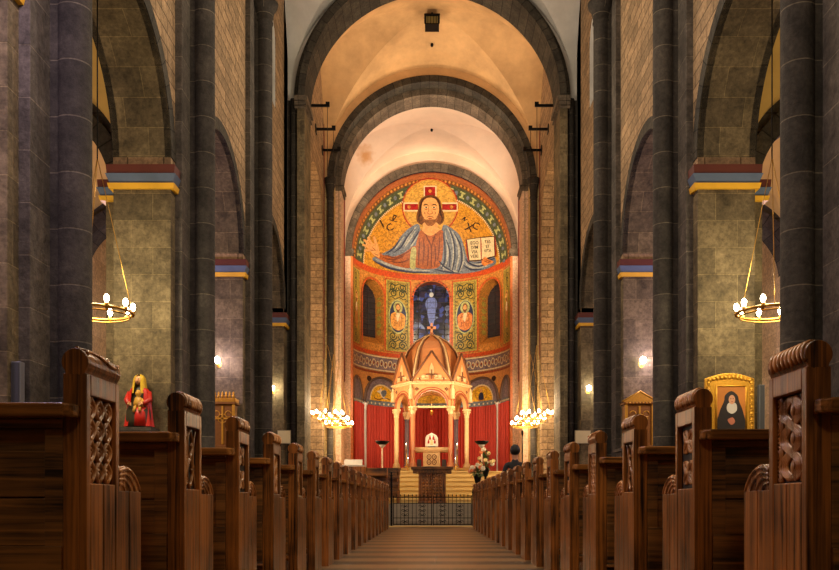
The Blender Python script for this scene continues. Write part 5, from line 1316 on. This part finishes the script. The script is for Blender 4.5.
# icon in a gold frame, second pier right
x0, _, z1 = at(705, 373, P2-0.3); x1, _, zt_ = at(754.5, 428, P2-0.3); zi = zt_-0.12; xc = (x0+x1)/2; W2 = (x1-x0)/2; H2 = z1-zi
b = MB(); b.box(xc-W2-0.12,xc+W2+0.12,P2-0.52,P2,0,zi-0.08); b.box(xc-W2-0.18,xc+W2+0.18,P2-0.58,P2,zi-0.08,zi)
o = b.build('icon_pedestal', M['pilaster'], bevel=0.01); tag(o, 'stone pedestal under the gold framed portrait', 'pedestal')
ic = empty('framed_portrait', (xc,P2-0.3,zi), label='portrait of a woman in a dark veil in a broad gilded frame', cat='picture')
b = MB(); n = 14; top = [(W2*(1-2*k/n), H2-0.09+0.09*sin(pi*k/n)) for k in range(n+1)]
b.prism([(-W2,0),(W2,0)]+top, 'y', 0.0, 0.06)
iw0, iw1, iz0, iz1 = -W2+0.18, W2-0.14, 0.05, H2-0.21
b.build('frame', M['gold'], ic, bevel=0.01)
b = MB()
def bead(px_, pz_, r_): b.ball((px_,-0.005,pz_), r_, 8, 6, 1,0.5,1)
k = 0.05
while k < H2-0.1:
    for sx in (-W2+0.06, W2-0.05): bead(sx, k, 0.03); b.tube([(sx+0.03*cos(q*0.7),-0.008,k+0.045+0.03*sin(q*0.7)) for q in range(7)],0.008,5)
    k += 0.10
for k in range(11): bead(-W2+0.08+(2*W2-0.16)*k/10, H2-0.12+0.05*sin(pi*k/10), 0.032); bead(-W2+0.08+(2*W2-0.16)*(k+.5)/10.5, H2-0.055+0.05*sin(pi*k/10)-0.03, 0.02)
for (xa,za,xb,zb_) in ((iw0,iz0,iw0,iz1),(iw0,iz1,iw1,iz1),(iw1,iz1,iw1,iz0)): b.tube([(xa,-0.01,za),(xb,-0.01,zb_)],0.018,6)
b.build('frame_ornament', M['gold'], ic)
b = MB(); b.box(iw0,iw1,-0.012,0.0,iz0,iz1); pc = b.build('painting', plain('amber_painted_ground', S(190,116,44), 0.45, var=0.25, scale=4), ic)
xm = (iw0+iw1)/2; fl = lambda pts, nm, c, d: (lambda bb: (bb.prism(pts,'y',-0.012-d,-0.011), bb.build(nm, plain(nm+'_paint', S(*c), 0.5, var=0.15), pc)))(MB())
hz = iz0+0.50
fl(catmull([(xm-0.23,iz0+0.01),(xm-0.20,hz-0.20),(xm-0.12,hz+0.0),(xm-0.10,hz+0.10),(xm,hz+0.17),(xm+0.10,hz+0.10),(xm+0.13,hz),(xm+0.20,hz-0.20),(xm+0.22,iz0+0.01)],6), 'dark_veil', (34,26,28), 0.002)
fl(disc(xm+0.01,hz+0.03,0.052,0.075), 'portrait_face', (206,150,116), 0.004)
fl(catmull([(xm-0.05,hz-0.03),(xm+0.07,hz-0.03),(xm+0.09,hz-0.14),(xm+0.01,hz-0.20),(xm-0.07,hz-0.14)]), 'white_wimple', (206,196,186), 0.003)
fl(disc(xm-0.008,hz+0.045,0.009,0.006,8),'portrait_eye',(40,26,20),0.005); fl(disc(xm+0.03,hz+0.045,0.009,0.006,8),'portrait_eye',(40,26,20),0.005); fl(disc(xm+0.012,hz-0.005,0.016,0.007,8),'portrait_mouth',(150,60,50),0.005)
fl(catmull([(xm-0.06,iz0+0.20),(xm+0.02,iz0+0.24),(xm+0.06,iz0+0.17),(xm,iz0+0.12)]),'portrait_hands',(186,110,84),0.004)
# loudspeakers
def column_speaker(x, y, z, h, w, label):
    r = empty('column_loudspeaker', (x,y,z), label=label, cat='loudspeaker')
    b = MB(); b.box(-w/2,w/2,-0.05,0.05,0,h); b.build('housing', plain('grey_housing', S(112,112,118), 0.4), r, bevel=0.006)
    b = MB(); b.box(-w/2+0.012,w/2-0.012,-0.058,-0.045,0.015,h-0.015); b.build('front_cloth', plain('dark_speaker_cloth', S(66,66,70), 0.8, scale=200, var=0.3), r)
    b = MB(); b.box(-0.02,0.02,0.05,0.12,h*0.45,h*0.55); b.build('wall_clip', M['iron'], r)
x, y, z = at(18, 362, 9.4-0.60-0.12); column_speaker(x, y, z-1.05, 1.05, 0.095, 'slim grey column loudspeaker on the nearest pier, left of the first pew')
x, y, z = at(761, 385, P2-0.12); column_speaker(x, y, z-1.0, 1.0, 0.09, 'slim dark column loudspeaker right of the gold framed portrait')
# gilded shrines at the third piers
P3_ = 20.2-HP
def shrine(s, label):
    x, y, z1 = at(224 if s < 0 else 638, 394, P3_-0.3); zb_ = z1-1.25; w = 0.29 if s < 0 else 0.34
    b = MB(); b.box(x-w-0.1,x+w+0.1,P3_-0.55,P3_,0,zb_-0.07); b.box(x-w-0.15,x+w+0.15,P3_-0.6,P3_,zb_-0.07,zb_)
    o = b.build('shrine_pedestal', M['pilaster'], bevel=0.01); tag(o, 'stone pedestal under the %s' % ('crested gold shrine, left' if s < 0 else 'gabled gold shrine, right'), 'pedestal')
    r = empty('gilded_shrine', (x,P3_-0.28,zb_), label=label, cat='shrine')
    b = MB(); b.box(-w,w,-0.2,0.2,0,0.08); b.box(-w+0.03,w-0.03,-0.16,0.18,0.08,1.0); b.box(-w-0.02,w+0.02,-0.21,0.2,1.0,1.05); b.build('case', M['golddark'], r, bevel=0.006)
    b = MB()
    for sx in (-1,1):
        b.box(sx*(w-0.01),sx*(w-0.07),-0.19,-0.15,0.08,1.0); b.tube([(sx*(w*0.45+0.07*cos(k*0.6)),-0.165,0.78+0.07*sin(k*0.6)) for k in range(10)],0.012,5)
    b.box(-0.022,0.022,-0.18,-0.15,0.1,0.96); b.box(-w*0.55,w*0.55,-0.18,-0.15,0.66,0.70); b.tube([(0.10*cos(k*pi/8),-0.17,0.68+0.10*sin(k*pi/8)) for k in range(16)],0.012,5,closed=True)
    b.build('gilt_relief', M['gold'], r)
    b = MB()
    if s < 0:
        b.box(-w,w,-0.19,0.19,1.05,1.14)
        for k in range(7): xx = -w+0.04+k*(2*w-0.08)/6; b.lathe([(0.03,1.14),(0.035,1.19),(0.015,1.22),(0.028,1.25),(0.001,1.29)],(xx,-0.17),8)
        for k in range(8): b.box(-w+k*2*w/8+0.012,-w+(k+1)*2*w/8-0.012,-0.20,-0.18,1.06,1.13)
    else:
        b.prism([(-w-0.05,1.05),(w+0.05,1.05),(0,1.27)],'y',-0.21,0.19)
        for k in range(9): b.ball((-w+0.04+k*(2*w-0.08)/8,-0.21,1.025),0.024,6,5)
        for sx in (-1,1): b.tube([(sx*(w+0.06),-0.215,1.06),(0,-0.215,1.29)],0.016,6)
    b.build('crest', M['gold'], r)
shrine(-1, 'gilded shrine with a crested top and a cross at the third pier, left'); shrine(1, 'gilded shrine with a triangular gable at the third pier, right')
# plaques on the crossing piers
for (px_, s, nm) in ((284.0,-1,'left'),(583,1,'right')):
    x, y, z = at(px_, 437, YD0-0.03); b = MB(); w = 0.2 if s < 0 else 0.24
    r = empty('wall_plaque', (x,YD0-0.03,z), label='small cream framed plaque on the crossing pier, %s side' % nm, cat='plaque')
    b.box(-w,w,0,0.03,-0.2,0.2); b.build('frame', plain('pale_frame', S(150,136,110), 0.5), r, bevel=0.004)
    b = MB(); b.box(-w+0.02,w-0.02,-0.006,0.0,-0.18,0.18); b.build('sheet', plain('cream_paper', S(222,206,164), 0.7, var=0.08), r)

# ================================================================== THE PERSON AMONG THE PEWS
def skin_mesh(V, E, R, name, sub=2):
    me = bpy.data.meshes.new(name); me.from_pydata(V, E, []); o = bpy.data.objects.new(name, me); COL.objects.link(o)
    m = o.modifiers.new('s', 'SKIN'); m.use_smooth_shade = True; m.branch_smoothing = 0.4
    for i, r in enumerate(R): me.skin_vertices[0].data[i].radius = r if isinstance(r, tuple) else (r, r); me.skin_vertices[0].data[i].use_root = (i == 0)
    u = o.modifiers.new('u', 'SUBSURF'); u.levels = sub; u.render_levels = sub
    dg = bpy.context.evaluated_depsgraph_get(); m2 = bpy.data.meshes.new_from_object(o.evaluated_get(dg)); bpy.data.objects.remove(o); return m2
px_, py_, _ = at(515, 0, 16.41)
pe = empty('person', (px_,16.41,0), label='person in dark clothes standing with their back to the viewer among the pews, right', cat='person')
V = []; E = []; R = []
def J(p, r, par=None):
    V.append(p); R.append(r); i = len(V)-1
    if par is not None: E.append((par, i))
    return i
pelvis = J((0,0,0.98),(0.155,0.11)); waist = J((0,0.0,1.12),(0.135,0.10),pelvis); chest = J((0,0.01,1.32),(0.165,0.115),waist); shl = J((0,0.0,1.46),(0.10,0.08),chest)
neck = J((0,0.0,1.54),0.055,shl); jaw = J((0,0.02,1.63),(0.068,0.082),neck); head = J((0,0.015,1.71),(0.078,0.098),jaw); crown = J((0,0.005,1.785),(0.055,0.07),head)
for s in (-1,1):
    sh = J((s*0.17,0,1.44),0.062,shl); el_ = J((s*0.235,0.0,1.16),0.045,sh); fo = J((s*0.245,0.05,1.03),0.038,el_); wr = J((s*0.24,0.09,0.92),0.027,fo); pa = J((s*0.235,0.105,0.86),(0.022,0.036),wr)
    hip = J((s*0.095,0,0.90),0.095,pelvis); kn = J((s*0.10,0.015,0.50),0.06,hip); ca = J((s*0.105,-0.01,0.36),0.058,kn); an = J((s*0.105,-0.01,0.10),0.04,ca); he = J((s*0.105,0.02,0.045),(0.042,0.04),an); to = J((s*0.115,0.16,0.03),(0.04,0.028),he)
    for q, (dy, ln) in enumerate(((0.03,0.075),(0.01,0.085),(-0.01,0.08),(-0.03,0.06))):
        a_ = J((s*0.232,0.112+dy,0.835),0.0095,pa); b_ = J((s*0.225,0.122+dy,0.835-ln*0.55),0.009,a_); c_ = J((s*0.212,0.128+dy,0.835-ln),0.008,b_)
    a_ = J((s*0.222,0.14,0.875),0.011,wr); b_ = J((s*0.208,0.155,0.84),0.009,a_)
me = skin_mesh(V, E, R, 'body')
cloth = plain('dark_grey_jacket', S(40,38,42), 0.8, scale=30); skn = plain('skin', S(206,150,120), 0.5, var=0.05); trou = plain('black_trousers', S(26,26,30), 0.8); shoe = plain('black_shoes', S(18,16,16), 0.4)
for m in (cloth, skn, trou, shoe): me.materials.append(m)
for p in me.polygons:
    c = p.center; p.use_smooth = True
    p.material_index = 1 if (c.z > 1.545 or (abs(c.x) > 0.17 and c.z < 0.93 and c.y > 0.03)) else (3 if c.z < 0.09 else (2 if c.z < 0.94 else 0))
bo = bpy.data.objects.new('body', me); COL.objects.link(bo); bo.parent = pe
b = MB(); b.ball((0,0.0,1.735),0.108,18,12,0.92,1.12,1.05); 
b.v = [(x, min(y,0.075 if z > 1.72 else 0.02), z) for x,y,z in b.v]
b.build('hair', plain('dark_hair', S(24,20,18), 0.6, scale=60), pe)
b = MB()
for s in (-1,1): b.ball((s*0.03,0.106,1.70),0.010,6,5); b.ball((s*0.083,0.01,1.685),0.022,8,6,0.5,0.8,1.4)
b.build('eyes_and_ears', skn, pe)
b = MB(); b.lathe([(0.013,1.655),(0.016,1.665),(0.006,1.70)],(0,0.11),8); b.tube([(-0.025,0.098,1.635),(0,0.104,1.633),(0.025,0.098,1.635)],0.005,5); b.build('nose_and_mouth', skn, pe)

# ================================================================== LIGHT
def point(x, y, z, W, c, r=0.15):
    l = bpy.data.lights.new('lamp', 'POINT'); l.energy = W; l.color = c; l.shadow_soft_size = r
    o = bpy.data.objects.new('lamp', l); COL.objects.link(o); o.location = (x,y,z); return o  # serves the added unseen lights too
def spot(p, q, W, c, size=1.2, blend=0.6, r=0.2):
    l = bpy.data.lights.new('spot', 'SPOT'); l.energy = W; l.color = c; l.spot_size = size; l.spot_blend = blend; l.shadow_soft_size = r
    o = bpy.data.objects.new('spot', l); COL.objects.link(o); o.location = p; d = Vector(q)-Vector(p); o.rotation_euler = d.to_track_quat('-Z','Y').to_euler(); return o
WARM = (1.0,0.72,0.42); NAV = (1.0,0.84,0.60); WHT = (1.0,0.86,0.70); LAV = (0.92,0.72,1.0); OLI = (1.0,0.86,0.55)
APS = (1.0,0.78,0.52); CRW = (1.0,0.76,0.52)
for s in (-1,1):
    for y in (26.95,28.65,30.35): point(s*3.36, y, 3.8, 150, WARM, 0.3)
    point(s*5.02, 12.5, 3.85, 170, OLI, 0.3)
    point(s*4.88, 20.2-HP-0.24, 3.98, 28, LAV, 0.1)
    point(s*4.62, YD0-0.22, 4.06, 26, OLI, 0.1)
    point(s*6.6, 17.4, 4.5, 260, LAV, 0.4)
    point(s*6.3, 6.7, 3.95, 130, LAV if s < 0 else OLI, 0.4)
    point(s*6.8, 28.7, 8.0, 330, WARM, 0.5)
    # spotlights hidden behind the stepped arch, on the apse
    spot((s*3.0,33.0,10.0),(-s*1.0,40.5,13.0), 1250, APS, 1.5)
    spot((s*3.2,33.0,5.0),(-s*1.2,40.0,5.5), 900, APS, 1.5)
    spot((s*3.3,34.0,11.5),(-s*1.0,35.2,16.0), 340, WHT, 2.0)
    spot((s*3.5,27.2,11.8),(-s*1.2,29.5,17.0), 300, CRW, 2.0)  # added unseen fill on the crossing vault
    spot((s*2.9,31.25,13.1),(-s*0.5,29.2,17.0), 330, CRW, 2.0, 0.9)  # added unseen spot by the arch reveal, grazing so the groins stand out
spot((0,32.8,14.0),(0,36.5,4.0), 650, APS, 1.0)
point(0, CY-0.2, 4.95, 30, WARM, 0.15)
# unseen lights added around the viewer and along the nave, brightening the pews
point(0, 6.5, 9.5, 560, NAV, 0.4); point(0, 13.0, 10.5, 560, NAV, 0.4); point(0, 20.0, 10.5, 560, NAV, 0.4)
point(0, -3.0, 5.5, 210, NAV, 0.4); point(0, 4.3, 3.7, 130, NAV, 0.25)
point(-3.6, 6.6, 6.5, 260, LAV, 0.3)  # added unseen lavender light, tinting the first left pier
w = bpy.data.worlds.new('world'); SC.world = w; w.use_nodes = True
w.node_tree.nodes['Background'].inputs['Color'].default_value = (0.02,0.025,0.04,1); w.node_tree.nodes['Background'].inputs['Strength'].default_value = 0.3
SC.view_settings.view_transform = 'Standard'; SC.view_settings.look = 'None'; SC.view_settings.gamma = 1.0; SC.view_settings.use_curve_mapping = False
SC.view_settings.exposure = 0.0
SC.cycles.use_denoising = True; SC.cycles.max_bounces = 6; SC.cycles.diffuse_bounces = 4; SC.cycles.sample_clamp_indirect = 4.0; SC.cycles.caustics_reflective = False; SC.cycles.caustics_refractive = False
